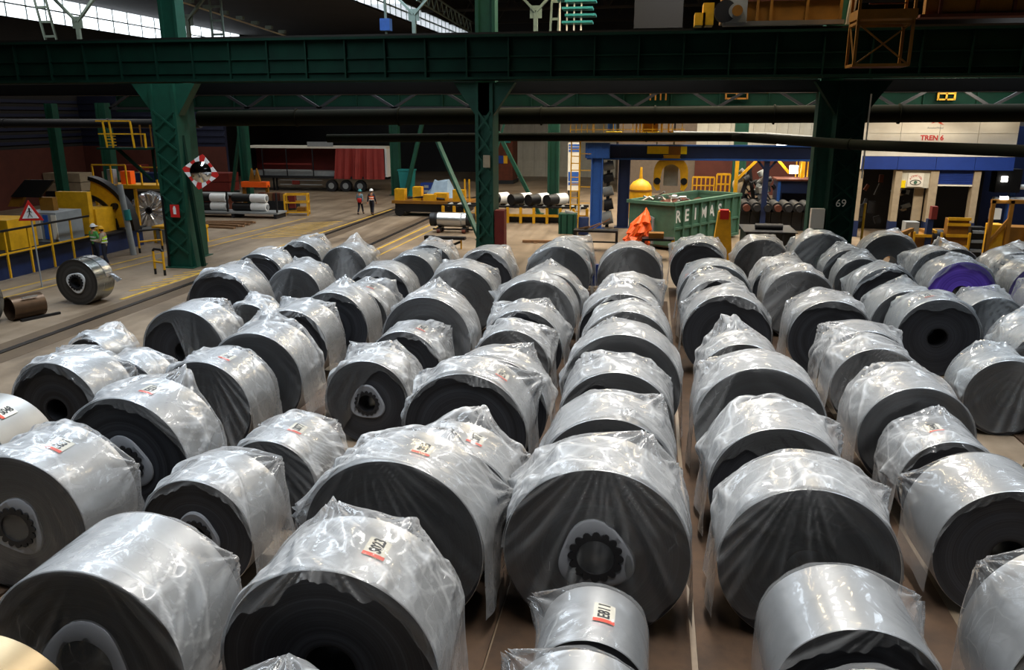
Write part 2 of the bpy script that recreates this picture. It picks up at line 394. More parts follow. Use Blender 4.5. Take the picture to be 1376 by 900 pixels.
def film_mesh(R, W, seed, style, na, ny, m, amp=1.0, tight=False, flat=None):
    """a polythene sheet thrown over a coil whose axis is y (front face y = 0, centre at origin)"""
    rng = random.Random(seed)
    ns = max(5, na // 6)
    arc = R * math.pi / 2
    skirt = R - 0.16 - rng.random() * 0.25
    s = np.concatenate([-arc - skirt * np.linspace(1, 1 / ns, ns), np.linspace(-arc, arc, na), arc + skirt * np.linspace(1 / ns, 1, ns)])
    over = rng.uniform(0.05, 0.14)
    gap = 0.012
    y = np.linspace(-gap, W + over, ny)
    SS, YY = np.meshgrid(s, y)
    h, c = crumple(SS, YY, rng, 0.8, 4.5, 12)
    base = 0.010 if tight else 0.016
    # taut in places, crumpled in others
    mask = np.zeros_like(SS)
    for k in range(1 if tight else 4):
        cs, cy = rng.uniform(-1, 1) * arc, rng.choice([0.15, 0.5, 0.85, 1.0]) * W
        mask += np.exp(-(((SS - cs) / rng.uniform(0.35, 0.8)) ** 2 + ((YY - cy) / rng.uniform(0.25, 0.6)) ** 2))
    mask = np.clip(mask * 1.2, 0.05 if tight else 0.16, 1.0)
    c = c * mask
    off = base + np.clip((h + 0.22) * 0.10 * amp, 0, None) * mask
    # low, loose swells and a few pulled-out corners where a bag seam sticks up
    off += (0.0 if tight else 0.025) * amp * (0.5 + 0.5 * np.sin(SS * rng.uniform(1.5, 3) + rng.uniform(0, 6))) * (YY / W)
    npk = rng.choice([1, 2, 2, 3]) if not tight else 1
    for k in range(npk):
        p_s = rng.uniform(-0.85, 0.85) * arc if not tight else rng.choice([-1, 1]) * arc * rng.uniform(0.55, 0.8)
        p_y = rng.choice([W + over, W + over, -gap]) if k else W + over
        hh = rng.uniform(0.10, 0.26) * amp * (1.3 if tight else 1)
        d = np.sqrt((SS - p_s) ** 2 + (YY - p_y) ** 2)
        ang = np.arctan2(YY - p_y, SS - p_s)
        cone = np.exp(-d / 0.22)
        off += hh * cone * (1 + 0.35 * np.sin(ang * 9 + seed))
        c = np.maximum(c, 0.5 * cone * (np.sin(ang * 11 + seed) > 0.5))
    flat_w = np.zeros_like(SS)
    if flat is not None:                        # the sheet lies flat and clear over the paper tag
        flat_w = np.exp(-(((SS - flat[0] * R) / 0.26) ** 4 + ((YY - flat[1]) / 0.30) ** 4))
        off = off * (1 - flat_w) + 0.020 * flat_w; c = c * (1 - flat_w)
    # pull tight on the front rim
    off = np.where(YY < 0.02, np.minimum(off, 0.03 + 0.4 * off), off)
    phi = np.clip(SS, -arc, arc) / R
    drop = np.clip(np.abs(SS) - arc, 0, None)
    nx_, nz_ = np.sin(phi), np.cos(phi)
    flare = drop / max(skirt, 0.1)
    off = np.where(drop > 0, np.minimum(off, 0.06), off)
    off = off + flare * 0.035 * (1 + np.sin(YY * 7 + seed)) * (0.4 if tight else 1)
    X = R * nx_ + off * nx_
    Z = R * nz_ + off * nz_ - drop
    edge = np.clip((YY - W) / max(over, 0.01), 0, 1)
    X *= 1 - 0.03 * edge; Z -= 0.05 * edge * nz_
    rp = [rng.uniform(0, 6) for _ in range(3)]
    ragged = 0.03 * np.sin(s * 3.1 + rp[0]) + 0.018 * np.sin(s * 8.3 + rp[1]) + 0.007 * np.sin(s * 23 + rp[2])
    Yf = YY + (YY >= W + over - 1e-6) * ragged[None, :]
    V = np.stack([X, Yf, Z], -1).reshape(-1, 3)
    C = c.reshape(-1)
    nu = len(s)
    F = [(j * nu + i, j * nu + i + 1, (j + 1) * nu + i + 1, (j + 1) * nu + i) for j in range(ny - 1) for i in range(nu - 1)]
    # the sheet that hangs down over the face
    if style != 'open':
        i0, i1 = ns, ns + na
        xs, zs = X[0, i0:i1], Z[0, i0:i1]
        full = zs + np.sqrt(np.clip(R * R - xs * xs, 0, None)) - 0.03
        u = xs / R
        wav = np.interp(u, np.linspace(-1.1, 1.1, 16), [rng.random() for _ in range(16)])
        if style == 'veil':
            Ln = full * (0.93 + 0.07 * wav)
        elif style == 'rim':
            p1, p2, p3 = [rng.uniform(0, 6) for _ in range(3)]
            w2 = 0.5 + 0.30 * np.sin(u * rng.uniform(2, 4.5) + p1) + 0.16 * np.sin(u * 9 + p2) + 0.06 * np.sin(u * 31 + p3)
            Ln = np.minimum(full, R * (0.06 + rng.uniform(0.14, 0.34) * np.clip(w2, 0, 1.2)) * (0.5 + 0.6 * np.sqrt(np.clip(1 - u * u, 0, 1))))
        else:                                   # 'part': long on one side, short on the other
            sd = rng.choice([-1, 1]); t = 1 / (1 + np.exp(-sd * (u - rng.uniform(-0.3, 0.3)) * 9))
            Ln = np.minimum(full, R * (0.14 + 0.12 * wav) + full * t * (0.6 + 0.3 * wav))
        Ln = np.maximum(Ln, 0.01)
        nr = max(6, ny) if style != 'rim' else max(5, ny // 3)
        tt = np.linspace(0, 1, nr + 1)[1:]
        TX, TT = np.meshgrid(xs, tt)
        fall = TT * Ln[None, :]
        hz = zs[None, :] - fall
        # folds fan out from one or two points on the rim
        px = rng.uniform(-0.5, 0.5) * R
        fan = np.arctan2(TX - px, R * 1.25 - hz)
        fz = np.zeros_like(TX); cz = np.zeros_like(TX)
        for k in range(6):
            fr = rng.uniform(2.2, 9.0)
            t = fan * fr + rng.random() + 0.12 * np.sin(hz * rng.uniform(1, 4) + rng.uniform(0, 6))
            tri = np.abs((t - np.floor(t)) - 0.5) * 2
            g = 0.5 + 0.5 * np.sin(fan * rng.uniform(1, 5) + rng.uniform(0, 6))
            fz += tri * g / fr; cz += np.exp(-((1 - tri) / (0.06 + 0.042 * fr * 110 / na)) ** 2) * g
        h2, c2 = crumple(TX, hz, rng, 1.0, 5.0, 6)
        mk = 0.15 + 0.85 * (0.5 + 0.5 * np.sin(TX * rng.uniform(1.2, 2.6) / R + hz * rng.uniform(-1.5, 1.5) / R + rng.uniform(0, 6))) ** 2
        depth = gap + (0.09 * fz + 0.05 * np.clip(h2 + 0.05, 0, 1) * mk) * (0.30 + 0.8 * TT) * amp
        cz = cz * mk; c2 = c2 * mk
        if style == 'rim': depth = depth + 0.05 * TT * wav[None, :]
        VF = np.stack([TX * (1 - 0.0 * TT), -depth, hz], -1).reshape(-1, 3)
        b = len(V)
        V = np.concatenate([V, VF]); C = np.concatenate([C, np.clip(0.30 * cz + 0.10 * c2 - 0.12, 0, 1).reshape(-1)])
        for j in range(nr):
            for i in range(na - 1):
                if j == 0: F.append((i0 + i + 1, i0 + i, b + i, b + i + 1))
                else: F.append((b + (j - 1) * na + i + 1, b + (j - 1) * na + i, b + j * na + i, b + j * na + i + 1))
    me = bpy.data.meshes.new('plastic_wrap')
    me.from_pydata(V.tolist(), [], F)
    lay = np.ones(len(V)); lay[:nu * ny] -= 0.75 * flat_w.reshape(-1); lay[nu * ny:] = 0.34
    a = me.attributes.new('layers', 'FLOAT', 'POINT'); a.data.foreach_set('value', lay.astype(np.float32))
    a = me.attributes.new('fold', 'FLOAT', 'POINT'); a.data.foreach_set('value', C.astype(np.float32))
    me.materials.append(M[m]); me.shade_smooth(); me.update()
    return me

def collar_outline(r, n=48, k=3, a=0.16, rot=0.0):
    return [(r * (1 + a * math.cos(k * (t - rot))) * math.cos(t), r * (1 + a * math.cos(k * (t - rot))) * math.sin(t))
            for t in (2 * math.pi * i / n for i in range(n))]

def coil(R, W, x, yf, label, style='veil', bore=0.26, collar=None, edge='edge', skin='skin', film='film', text=None,
         tag_phi=0.15, seed=1, base=0.0, rz=0.0, lod=1, amp=1.0, tight=False, core_r=None, lay=None):
    t = thing('steel_coil', label, 'coil', (x, yf, 0), rz, 'coils waiting in rows' if lay is None else lay)
    n = 96 if lod == 2 else (64 if lod == 1 else 48)
    c = (0, 0, 0)
    ctr = (0, 0, base + R)
    b = bore * R
    # wound body: outer wrap, back side and bore wall
    w = MB(); prof = [(R - 0.008, 0.0), (R, 0.008), (R, W - 0.008), (R - 0.008, W), (b, W), (b, 0.02)]
    v = []; f = []
    for (r, yy) in prof:
        for k in range(n):
            a = 2 * math.pi * k / n; v.append((r * math.cos(a), yy, r * math.sin(a)))
    for j in range(len(prof) - 1):
        for k in range(n):
            k2 = (k + 1) % n; f.append((j * n + k, j * n + k2, (j + 1) * n + k2, (j + 1) * n + k))
    w.add(v, f); o = w.build('winding', skin, t, True, ctr)
    # face: stacked sheet edges, a few turns standing slightly proud
    rr = random.Random(seed)
    rad = np.linspace(R - 0.008, b, 14 if lod else 8)
    v = []; f = []
    for j, r in enumerate(rad):
        yy = 0.0 if j == 0 else rr.uniform(0.0, 0.014)
        for k in range(n):
            a = 2 * math.pi * k / n; v.append((r * math.cos(a), yy, r * math.sin(a)))
    for j in range(len(rad) - 1):
        for k in range(n):
            k2 = (k + 1) % n; f.append((j * n + k, (j + 1) * n + k, (j + 1) * n + k2, j * n + k2))
    MB().add(v, f).build('coil_face', edge, t, True, ctr)
    MB().ring((0, 0, 0), b + 0.002, b - 0.025, 0.01, W - 0.02, 40).build('core_tube', 'bore', t, True, ctr)
    if collar:
        rc = collar.get('r', 0.42) * R; rh = collar.get('h', 0.25) * R
        out = collar_outline(rc, 64, 3, 0.10, math.radians(collar.get('rot', 90)))
        nn = len(out)
        v = []; f = []
        for (sc, yy) in ((1.0, 0.0), (1.0, -0.03), (0.94, -0.045), (None, -0.03), (None, 0.0)):
            for i, p in enumerate(out):
                a = math.atan2(p[1], p[0])
                q = (p[0] * sc, p[1] * sc) if sc else (rh * math.cos(a), rh * math.sin(a))
                v.append((q[0], yy, q[1]))
        for j in range(4):
            for k in range(nn):
                k2 = (k + 1) % nn; f.append((j * nn + k, j * nn + k2, (j + 1) * nn + k2, (j + 1) * nn + k))
        co = MB().add(v, f).build('core_collar', collar.get('m', 'collar'), t, True, ctr)
        co['label'] = 'pale plastic collar round the core'
        if collar.get('teeth', True):
            pts = []; nt_ = 16
            for k in range(nt_ * 6):
                a = 2 * math.pi * k / (nt_ * 6)
                q = rh * (0.96 + 0.24 * abs(math.cos(a * nt_ / 2)) ** 0.7); pts.append((q * math.cos(a), q * math.sin(a)))
            v = [(p[0], -0.056, p[1]) for p in pts] + [(p[0], -0.02, p[1]) for p in pts] + \
                [(rh * 0.80 * math.cos(2 * math.pi * k / len(pts)), -0.056, rh * 0.80 * math.sin(2 * math.pi * k / len(pts))) for k in range(len(pts))] + \
                [(rh * 0.80 * math.cos(2 * math.pi * k / len(pts)), 0.25, rh * 0.80 * math.sin(2 * math.pi * k / len(pts))) for k in range(len(pts))]
            m_ = len(pts); f = []
            for k in range(m_):
                k2 = (k + 1) % m_
                f += [(k, k2, m_ + k2, m_ + k), (k, 2 * m_ + k, 2 * m_ + k2, k2), (2 * m_ + k, 3 * m_ + k, 3 * m_ + k2, 2 * m_ + k2)]
            te = MB().add(v, f).build('core_teeth', 'rubber', t, False, ctr)
            te['label'] = 'black toothed ring inside the collar'
    if style != 'bare':
        na, ny = ((110, 64) if lod == 2 else (64, 36) if lod == 1 else (40, 22))
        meshobj('plastic_wrap', film_mesh(R, W, seed, style, na, ny, film, amp, tight, (text.get('phi', tag_phi), text.get('y', W * 0.5)) if text else None), t, ctr)
    if text:
        hw, hh = text.get('w', 0.17), text.get('hh', 0.12)
        yy = text.get('y', W * 0.5); ph = text.get('phi', tag_phi)
        rad_ = R + (0.012 if style == 'bare' else 0.010)
        def wrap(me):
            for vv in me.vertices:                       # tag plane: local x along +y, local y towards -x
                a = ph - vv.co.y / R; r_ = rad_ + vv.co.z
                yv = yy + vv.co.x
                vv.co = (r_ * math.sin(a), yv, r_ * math.cos(a))
            me.update()
        def sheet(x0, x1, y0, y1, z, nx=2, nyy=6):
            mb = MB(); v = []; f = []
            for i in range(nx + 1):
                for j in range(nyy + 1): v.append((x0 + (x1 - x0) * i / nx, y0 + (y1 - y0) * j / nyy, z))
            for i in range(nx):
                for j in range(nyy):
                    a = i * (nyy + 1) + j; f.append((a, a + nyy + 1, a + nyy + 2, a + 1))
            return mb.add(v, f)
        me = sheet(-hw, hw, -hh, hh, 0.0).mesh('label_tag', M['tag']); wrap(me)
        tg = meshobj('label_tag', me, t, ctr)
        tg['label'] = text.get('label', 'paper tag with a red strip and black code')
        me = sheet(-hw, -hw + 0.06, -hh, hh, 0.0035).mesh('red_strip', M['tag_red']); wrap(me); meshobj('red_strip', me, tg)
        me = text_mesh(text['s'], hh * 1.55, bold=0.004); me.materials.append(M['ink'])
        xs = [vv.co.x for vv in me.vertices]; sc = (2 * hw - 0.1) / (max(xs) - min(xs))
        for vv in me.vertices: vv.co.x = vv.co.x * sc + 0.04; vv.co.z += 0.004
        wrap(me); meshobj('lettering', me, tg)
    return t

# ---------------------------------------------------------------- large structure: floor, walls, roof
def cladding(name, color, dirt, scale=1.0, ribs=14, axis=0, rough=0.5):
    return paint(name, color, rough, wear=0.5, scale=scale, dirt=dirt, bump=0.04)
M['green'] = paint('green_paint', rgb('0d4433'), 0.55, wear=0.45, scale=2.0, dirt=rgb('0a1f18'))
M['green_dark'] = paint('shaded_green_paint', rgb('07281d'), 0.75, wear=0.6, scale=1.2, dirt=rgb('061510'), spec=0.12)  # darker copy of the green, the girders' lack of light put into colour
M['green_pipe'] = paint('dusty_pipe', rgb('171a10'), 0.9, wear=0.5, scale=1.5, dirt=rgb('211a12'), spec=0.1)
M['truss'] = paint('grey_green_steel', rgb('6f8078'), 0.6, wear=0.5)
M['roof'] = paint('dark_roof', rgb('2a2826'), 0.9, wear=0.5, scale=0.4)  # dark grey, varied at random
M['dark'] = paint('dark_steel', rgb('15161a'), 0.6, wear=0.4)
M['black'] = paint('black_steel', rgb('0b0b0d'), 0.5, wear=0.3)
M['brick'] = paint('red_brown_brick', rgb('54281d'), 0.8, wear=0.4, scale=1.5)
M['clad_blue'] = paint('dark_blue_cladding', rgb('1c2138'), 0.6, wear=0.4)
M['clad_pale'] = paint('pale_cladding', rgb('c3bfb0'), 0.6, wear=0.35, scale=0.8, dirt=rgb('6d6758'))
M['clad_grey'] = paint('brown_grey_panel', rgb('6a5d50'), 0.7, wear=0.4)
M['yellow'] = paint('safety_yellow', rgb('d9a21a'), 0.45, wear=0.35, scale=2.5, dirt=rgb('6a4a12'))
M['yellow_bright'] = paint('bright_yellow', rgb('f0cf10'), 0.45, wear=0.2)
M['ochre'] = paint('crane_ochre', rgb('8a5c16'), 0.55, wear=0.5, scale=1.2, dirt=rgb('4a300c'))  # darkened ochre: the upper crane's shade is put into the colour
M['rust'] = paint('rusty_steel', rgb('5b2a17'), 0.8, wear=0.6, scale=2, dirt=rgb('2a140c'))
M['blue'] = paint('gantry_blue', rgb('2b5aa8'), 0.5, wear=0.3, dirt=rgb('14284e'))
M['blue_deep'] = paint('deep_blue', rgb('1c3780'), 0.5, wear=0.3, scale=1.0)
M['blue_dark'] = paint('dark_blue_steel', rgb('16264c'), 0.5, wear=0.3)
M['white'] = paint('white_panel', rgb('dcd6c8'), 0.6, wear=0.22, scale=0.8, dirt=rgb('a08a62'))
M['white_clean'] = paint('clean_white', rgb('e6e6e4'), 0.5, wear=0.1)
M['cream'] = paint('cream_posts', rgb('a3937a'), 0.7, wear=0.4)
M['grey'] = paint('machine_grey', rgb('8b8f90'), 0.5, wear=0.3)
M['red'] = paint('signal_red', rgb('c02420'), 0.5, wear=0.15)
M['red_dark'] = paint('dull_red', rgb('6b1f17'), 0.6, wear=0.4)
M['curtain'] = paint('red_tarpaulin', rgb('96342e'), 0.6, wear=0.4, scale=1.0)
M['orange'] = paint('orange_tarpaulin', rgb('ff6417'), 0.5, wear=0.2)
M['skip_green'] = paint('skip_green', rgb('48705b'), 0.6, wear=0.45, scale=1.5, dirt=rgb('2c3c30'))
M['teal'] = paint('teal_paint', rgb('1f7a78'), 0.55, wear=0.3)
M['roll_steel'] = paint('turned_steel', rgb('b9b6b0'), 0.3, metal=0.85, wear=0.15)
M['foil'] = paint('crinkled_foil', rgb('c9ccd0'), 0.22, metal=0.9, wear=0.2, scale=4, bump=0.9)
M['line'] = paint('worn_yellow_line', rgb('c79e30'), 0.75, wear=0.6, scale=3, dirt=rgb('6f6046'))
M['skid'] = paint('dark_skid_timber', rgb('4a3625'), 0.8, wear=0.6, scale=2, dirt=rgb('1e160f'))
M['rail'] = paint('rail_steel', rgb('2a2522'), 0.45, metal=0.5, wear=0.4)
M['strip'] = paint('oily_concrete', rgb('5a4a38'), 0.6, wear=0.5, scale=0.8, dirt=rgb('382e24'))
M['grass_floor'] = paint('greenish_floor_paint', rgb('6f7a62'), 0.7, wear=0.5)
M['brown_steel'] = paint('brown_steel', rgb('5a4634'), 0.38, metal=0.6, wear=0.4)
m, nt, out = nodes_of('dusty_glass')
_tr = N(nt, 'ShaderNodeBsdfTransparent'); _tl = N(nt, 'ShaderNodeBsdfTranslucent'); _gm = N(nt, 'ShaderNodeMixShader')
_gm.inputs[0].default_value = 0.35
nt.links.new(_tr.outputs[0], _gm.inputs[1]); nt.links.new(_tl.outputs[0], _gm.inputs[2]); nt.links.new(_gm.outputs[0], out.inputs[0])
M['glass'] = m
M['lamp'] = emit('lit_lamp', (1.0, 0.95, 0.85), 12)

X0, X1, Y0, Y1 = -46.0, 24.0, -10.0, 96.0
struct(MB().span(X0, X1, Y0, Y1, -0.3, 0).build('floor', 'concrete'))
wl = struct(MB().span(X0 - 0.3, X0, Y0, Y1, 0, 13.4).build('wall_left', 'roof'))
MB().span(X0, X0 + 0.12, 30, 59.8, 0, 4.2).build('brick_panel', 'brick', wl)
for k in range(7): MB().span(X0, X0 + 0.12, 30, 59.8, 4.5 + k * 0.5, 4.72 + k * 0.5).build('cladding_rail', 'clad_blue', wl)
struct(MB().span(X1, X1 + 0.3, Y0, Y1, 0, 19.2).build('wall_right', 'roof'))
struct(MB().span(X0 - 0.3, X1 + 0.3, Y0 - 0.3, Y0, 0, 19.2).build('wall_front', 'roof'))
bk = struct(MB().span(X0 - 0.3, X1 + 0.3, Y1, Y1 + 0.3, 0, 19.2).build('wall_back', 'dark'))  # dark colour stands in for the unlit depth behind the trailer
# roof: low bay at the left, a glazed step, then the high bay
struct(MB().add([(X0 - 0.3, Y0, 15.3), (-21.5, Y0, 14.4), (-21.5, Y1, 14.4), (X0 - 0.3, Y1, 15.3), (X0 - 0.3, Y0, 15.6), (-21.5, Y0, 14.55), (-21.5, Y1, 14.55), (X0 - 0.3, Y1, 15.6)],
       [(0, 1, 2, 3), (7, 6, 5, 4), (0, 4, 5, 1), (2, 6, 7, 3), (1, 5, 6, 2), (0, 3, 7, 4)]).build('ceiling_low', 'roof'))
struct(MB().span(-20.4, X1 + 0.3, Y0, Y1, 19.0, 19.3).add(
       [(-21.5, Y0, 15.9), (-20.4, Y0, 19.0), (-20.4, Y1, 19.0), (-21.5, Y1, 15.9), (-21.7, Y0, 15.9), (-20.6, Y0, 19.3), (-20.6, Y1, 19.3), (-21.7, Y1, 15.9)],
       [(0, 1, 2, 3), (7, 6, 5, 4), (0, 4, 5, 1), (2, 6, 7, 3), (0, 3, 7, 4)]).build('ceiling', 'roof'))
# glazing strips: steel frame, panes one by one
def glazing(name, x, z0, z1, ya, yb, step, rows):
    fr = MB()
    n = int(round((yb - ya) / step))
    for k in range(n + 1): fr.span(x - 0.04, x + 0.04, ya + k * step - 0.04, ya + k * step + 0.04, z0, z1)
    for r in range(rows + 1):
        z = z0 + (z1 - z0) * r / rows; fr.span(x - 0.05, x + 0.05, ya, yb, z - 0.05, z + 0.05)
    o = struct(fr.build(name, 'truss'))
    me = MB().span(-0.008, 0.008, 0.04, step - 0.04, 0.05, (z1 - z0) / rows - 0.05).mesh('pane', M['glass'])
    for k in range(n):
        for r in range(rows): meshobj('pane', me, o, (x, ya + k * step, z0 + (z1 - z0) * r / rows))
    return o
glazing('window_1', X0 - 0.1, 13.4, 15.35, 40, 88, 2.0, 2)
glazing('window_2', -21.55, 14.5, 15.9, 56, 95, 1.5, 2)
struct(MB().span(X0 - 0.3, X0, Y0, 40, 13.4, 15.4).span(X0 - 0.3, X0, 88, Y1, 13.4, 15.4).build('wall_left_top', 'roof'))
struct(MB().span(-21.65, -21.45, Y0, 56, 14.4, 15.95).span(-21.65, -21.45, 95, Y1, 14.4, 15.95).build('wall_step', 'roof'))
# inner walls
def ribbed(o, mname, x0, x1, y, z0, z1, pitch=0.9, name='cladding_panel', d=0.05):
    n = max(1, int((x1 - x0) / pitch)); w = (x1 - x0) / n
    me = MB().span(0.012, w - 0.012, -d, 0, 0, z1 - z0).span(w * 0.3, w * 0.45, -d - 0.04, -d, 0, z1 - z0).mesh(name, M[mname])
    for k in range(n): meshobj(name, me, o, (x0 + k * w, y, z0))
w1 = struct(MB().span(X0, -33.4, 60.0, 60.3, 0, 8.2).build('wall_back_left', 'clad_blue'))
for k in range(7):
    MB().span(X0, -33.4, 59.9, 60.0, 4.5 + k * 0.5, 4.5 + k * 0.5 + 0.22).build('cladding_rail', 'clad_blue', w1)
MB().span(X0, -33.4, 59.85, 60.0, 0.0, 4.2).build('brick_panel', 'brick', w1)
w2 = struct(MB().span(-3.0, X1, 72.0, 72.3, 0, 9.5).build('wall_back_right', 'clad_grey'))
MB().span(3.6, X1, 71.88, 72.0, 0.0, 4.0).build('brick_panel', 'brick', w2)
ribbed(w2, 'clad_pale', 3.6, 17.6, 72.0, 4.0, 8.6)
w3 = struct(MB().span(-17.0, -3.5, 90.0, 90.3, 0, 8).build('wall_back_mid', 'clad_grey'))
ribbed(w3, 'clad_pale', -16.9, -4, 90.0, 0.0, 7.0, 1.2)

# floor furniture: rails sunk in a dark strip, painted lines
struct(MB().span(-19.0, -17.5, 5, 66, 0.0, 0.006).build('trim_1', 'strip'))
struct(MB().span(-15.2, -13.9, 36, 66, 0.0, 0.006).build('trim_2', 'strip'))
for x, ya, lab in ((-18.25, 5, 'dark steel rail sunk in the floor on the left side'), (-14.45, 36, 'dark steel rail sunk in the floor nearer the coils')):
    t = thing('floor_rail', lab, 'rail', (x, 0, 0))
    MB().span(-0.07, 0.07, ya, 66, 0.006, 0.03).build('rail_head', 'rail', t)
    MB().span(-0.20, -0.12, ya, 66, 0.006, 0.014).build('rail_groove', 'black', t)
def line(k, a, b, w=0.12):
    a, b = Vector(a), Vector(b); d = (b - a).normalized(); r = Vector((d.y, -d.x, 0)) * w / 2
    z = 0.009
    v = [a - r, a + r, b + r, b - r]
    struct(MB().add([(p.x, p.y, 0.0) for p in v] + [(p.x, p.y, z) for p in v], [(0,3,2,1),(4,5,6,7),(0,1,5,4),(1,2,6,5),(2,3,7,6),(3,0,4,7)]).build('trim_%d' % k, 'line'))
line(3, (-25.2, 22, 0), (-22.6, 50, 0))
line(4, (-23.9, 24, 0), (-21.9, 46, 0), 0.10)
line(5, (-19.25, 26.0, 0), (-18.6, 56, 0), 0.16)
line(6, (-13.7, 36, 0), (-13.4, 60, 0), 0.16)
line(7, (-13.0, 36, 0), (-12.7, 55, 0), 0.10)
k = 8
for i in range(6):
    line(k, (-19.9, 27.4 + i * 0.75, 0), (-19.2, 28.3 + i * 0.75, 0), 0.12); k += 1
for i in range(9):
    line(k, (-21.8, 41 + i * 0.8, 0), (-19.6, 42.6 + i * 0.8, 0), 0.16); k += 1

# ---------------------------------------------------------------- green columns and crane girders
def crane_girder(name, lab, x0, x1, y, z0, z1, pitch, m='green_dark', depth=1.2):
    t = thing(name, lab, 'girder', (0, y, 0))
    MB().span(x0, x1, 0.10, 0.16, z0, z1).span(x0, x1, depth - 0.1, depth - 0.04, z0, z1).build('web_plate', m, t)
    MB().span(x0, x1, -0.12, depth + 0.1, z1, z1 + 0.10).build('top_flange', m, t)
    MB().span(x0, x1, -0.12, depth + 0.1, z0 - 0.10, z0).build('bottom_flange', m, t)
    n = int((x1 - x0) / pitch)
    me = MB().span(-0.03, 0.03, -0.06, 0.10, z0, z1).mesh('stiffener', M[m])
    for k in range(n + 1): meshobj('stiffener', me, t, (x0 + 0.05 + k * pitch, 0, 0))
    zr = z0 + (z1 - z0) * 0.52
    MB().span(x0, x1, 0.02, 0.10, zr - 0.03, zr + 0.03).span(x0, x1, 0.02, 0.10, z0 + 0.22, z0 + 0.27).build('web_rib', m, t)
    MB().span(x0, x1, depth * 0.45, depth * 0.55, z1 + 0.10, z1 + 0.24).build('crane_rail', 'rail', t)
    return t
crane_girder('crane_girder', 'deep green riveted crane girder crossing the whole picture in front', -45.5, 23.5, 33.2, 8.1, 9.62, 1.72)
t = thing('service_beam', 'black service beam hung directly under the front green crane girder', 'beam', (0, 35.2, 0))
MB().span(-45.5, 23.5, 0, 0.9, 7.55, 8.0).build('beam_web', 'dark', t)
MB().span(-45.5, 23.5, -0.05, 0.95, 7.50, 7.55).build('beam_flange', 'dark', t)
crane_girder('crane_girder', 'second green girder seen in the gap under the front girder', -33, 23.5, 46.6, 6.9, 8.7, 2.6, 'green_dark', 1.0)
t = thing('bracing_truss', 'dark lattice truss of struts between the pipes under the girders', 'truss', (0, 44.5, 0))
MB().bar((-32, 0, 7.0), (23.4, 0, 7.0), 0.14).build('chord', 'dark', t)
MB().bar((-32, 0, 8.3), (23.4, 0, 8.3), 0.14).build('chord', 'dark', t)
for k in range(12):
    x = -32 + k * 4.4
    MB().bar((x, 0, 7.0), (x + 2.2, 0, 8.3), 0.14).bar((x + 2.2, 0, 8.3), (x + 4.4, 0, 7.0), 0.14).build('diagonal', 'dark', t)
def column(lab, x, y, w, d, z1, m='green', name='crane_column', gusset=True, lace=True, base=0.0):
    t = thing(name, lab, 'column', (x, y, 0))
    MB().span(-w / 2, -w / 2 + 0.14, -d / 2, d / 2, 0.04, z1).build('flange', m, t)
    MB().span(w / 2 - 0.14, w / 2, -d / 2, d / 2, 0.04, z1).build('flange', m, t)
    MB().span(-w / 2 + 0.14, w / 2 - 0.14, -d / 2 + 0.10, -d / 2 + 0.16, 0.04, z1).build('web', m, t)
    if lace:
        n = int((z1 - 1) / 0.9)
        me = MB().bar((-w / 2 + 0.1, -d / 2 - 0.015, 0), (w / 2 - 0.1, -d / 2 - 0.015, 0.75), 0.03, 0.08).bar((w / 2 - 0.1, -d / 2 - 0.03, 0.05), (-w / 2 + 0.1, -d / 2 - 0.03, 0.8), 0.03, 0.08).mesh('lacing', M[m])
        for k in range(n): meshobj('lacing', me, t, (0, 0, 0.6 + k * 0.9))
    MB().span(-w / 2 - 0.15, w / 2 + 0.15, -d / 2 - 0.15, d / 2 + 0.15, 0, 0.04).build('base_plate', m, t)
    if gusset:
        MB().prism([(w / 2, 0.04), (w / 2 + 0.14, 0.04), (w / 2, 1.6)], -0.3, 0.3).prism([(-w / 2, 0.04), (-w / 2, 1.6), (-w / 2 - 0.14, 0.04)], -0.3, 0.3).build('gusset', m, t)
        MB().prism([(-w / 2 - 0.9, z1), (w / 2 + 0.9, z1), (w / 2, z1 - 1.3), (-w / 2, z1 - 1.3)], -0.25, 0.25).build('bracket', m, t)
    return t
cl = column('big green riveted column beside the round mirror, left', -20.7, 32.7, 1.15, 0.9, 7.9)
MB().bar((1.0, -0.2, 0.05), (0.35, 0, 7.4), 0.16).build('raking_leg', 'green_dark', cl)
MB().bar((-0.45, -0.55, 0.1), (-0.45, -0.55, 3.2), 0.07).build('cable_conduit', 'black', cl)
fe = MB().box((0.1, -0.55, 2.55), (0.42, 0.03, 0.55)).build('extinguisher_sign', 'red', cl); fe['label'] = 'small red extinguisher sign with a white pictogram'
MB().box((0.1, -0.57, 2.55), (0.13, 0.02, 0.28)).cyl((0.1, -0.575, 2.72), (0.1, -0.56, 2.72), 0.05, 8).build('pictogram', 'white_clean', fe)
cm = column('green column in the middle with a red box at its foot', -6.95, 33.7, 0.75, 0.7, 7.9, 'green')
MB().box((0.62, 0.0, 1.7), (0.42, 0.6, 2.0)).build('hose_box', 'red_dark', cm)
MB().box((0.12, -0.42, 4.75), (0.28, 0.1, 0.5)).build('junction_box', 'cream', cm)
cr = column('wide green column marked 69, right of the skip', 7.55, 34.4, 1.05, 0.9, 7.9, 'green_dark')
lettering('69', 0.42, 'white', cr, (-0.05, -0.50, 3.2))
MB().box((-0.85, -0.2, 2.55), (0.52, 0.3, 0.80)).build('switch_cabinet', 'white', cr)
MB().bar((-0.55, -0.2, 2.9), (-0.85, -0.2, 2.9), 0.08).build('cabinet_bracket', 'dark', cr)
MB().cyl((0.95, -0.2, 0), (0.95, -0.2, 3.2), 0.05, 8).build('conduit', 'yellow', cr)
MB().cyl((0.62, -0.52, 4.2), (0.62, -0.52, 7.4), 0.03, 8).build('conduit', 'white', cr)
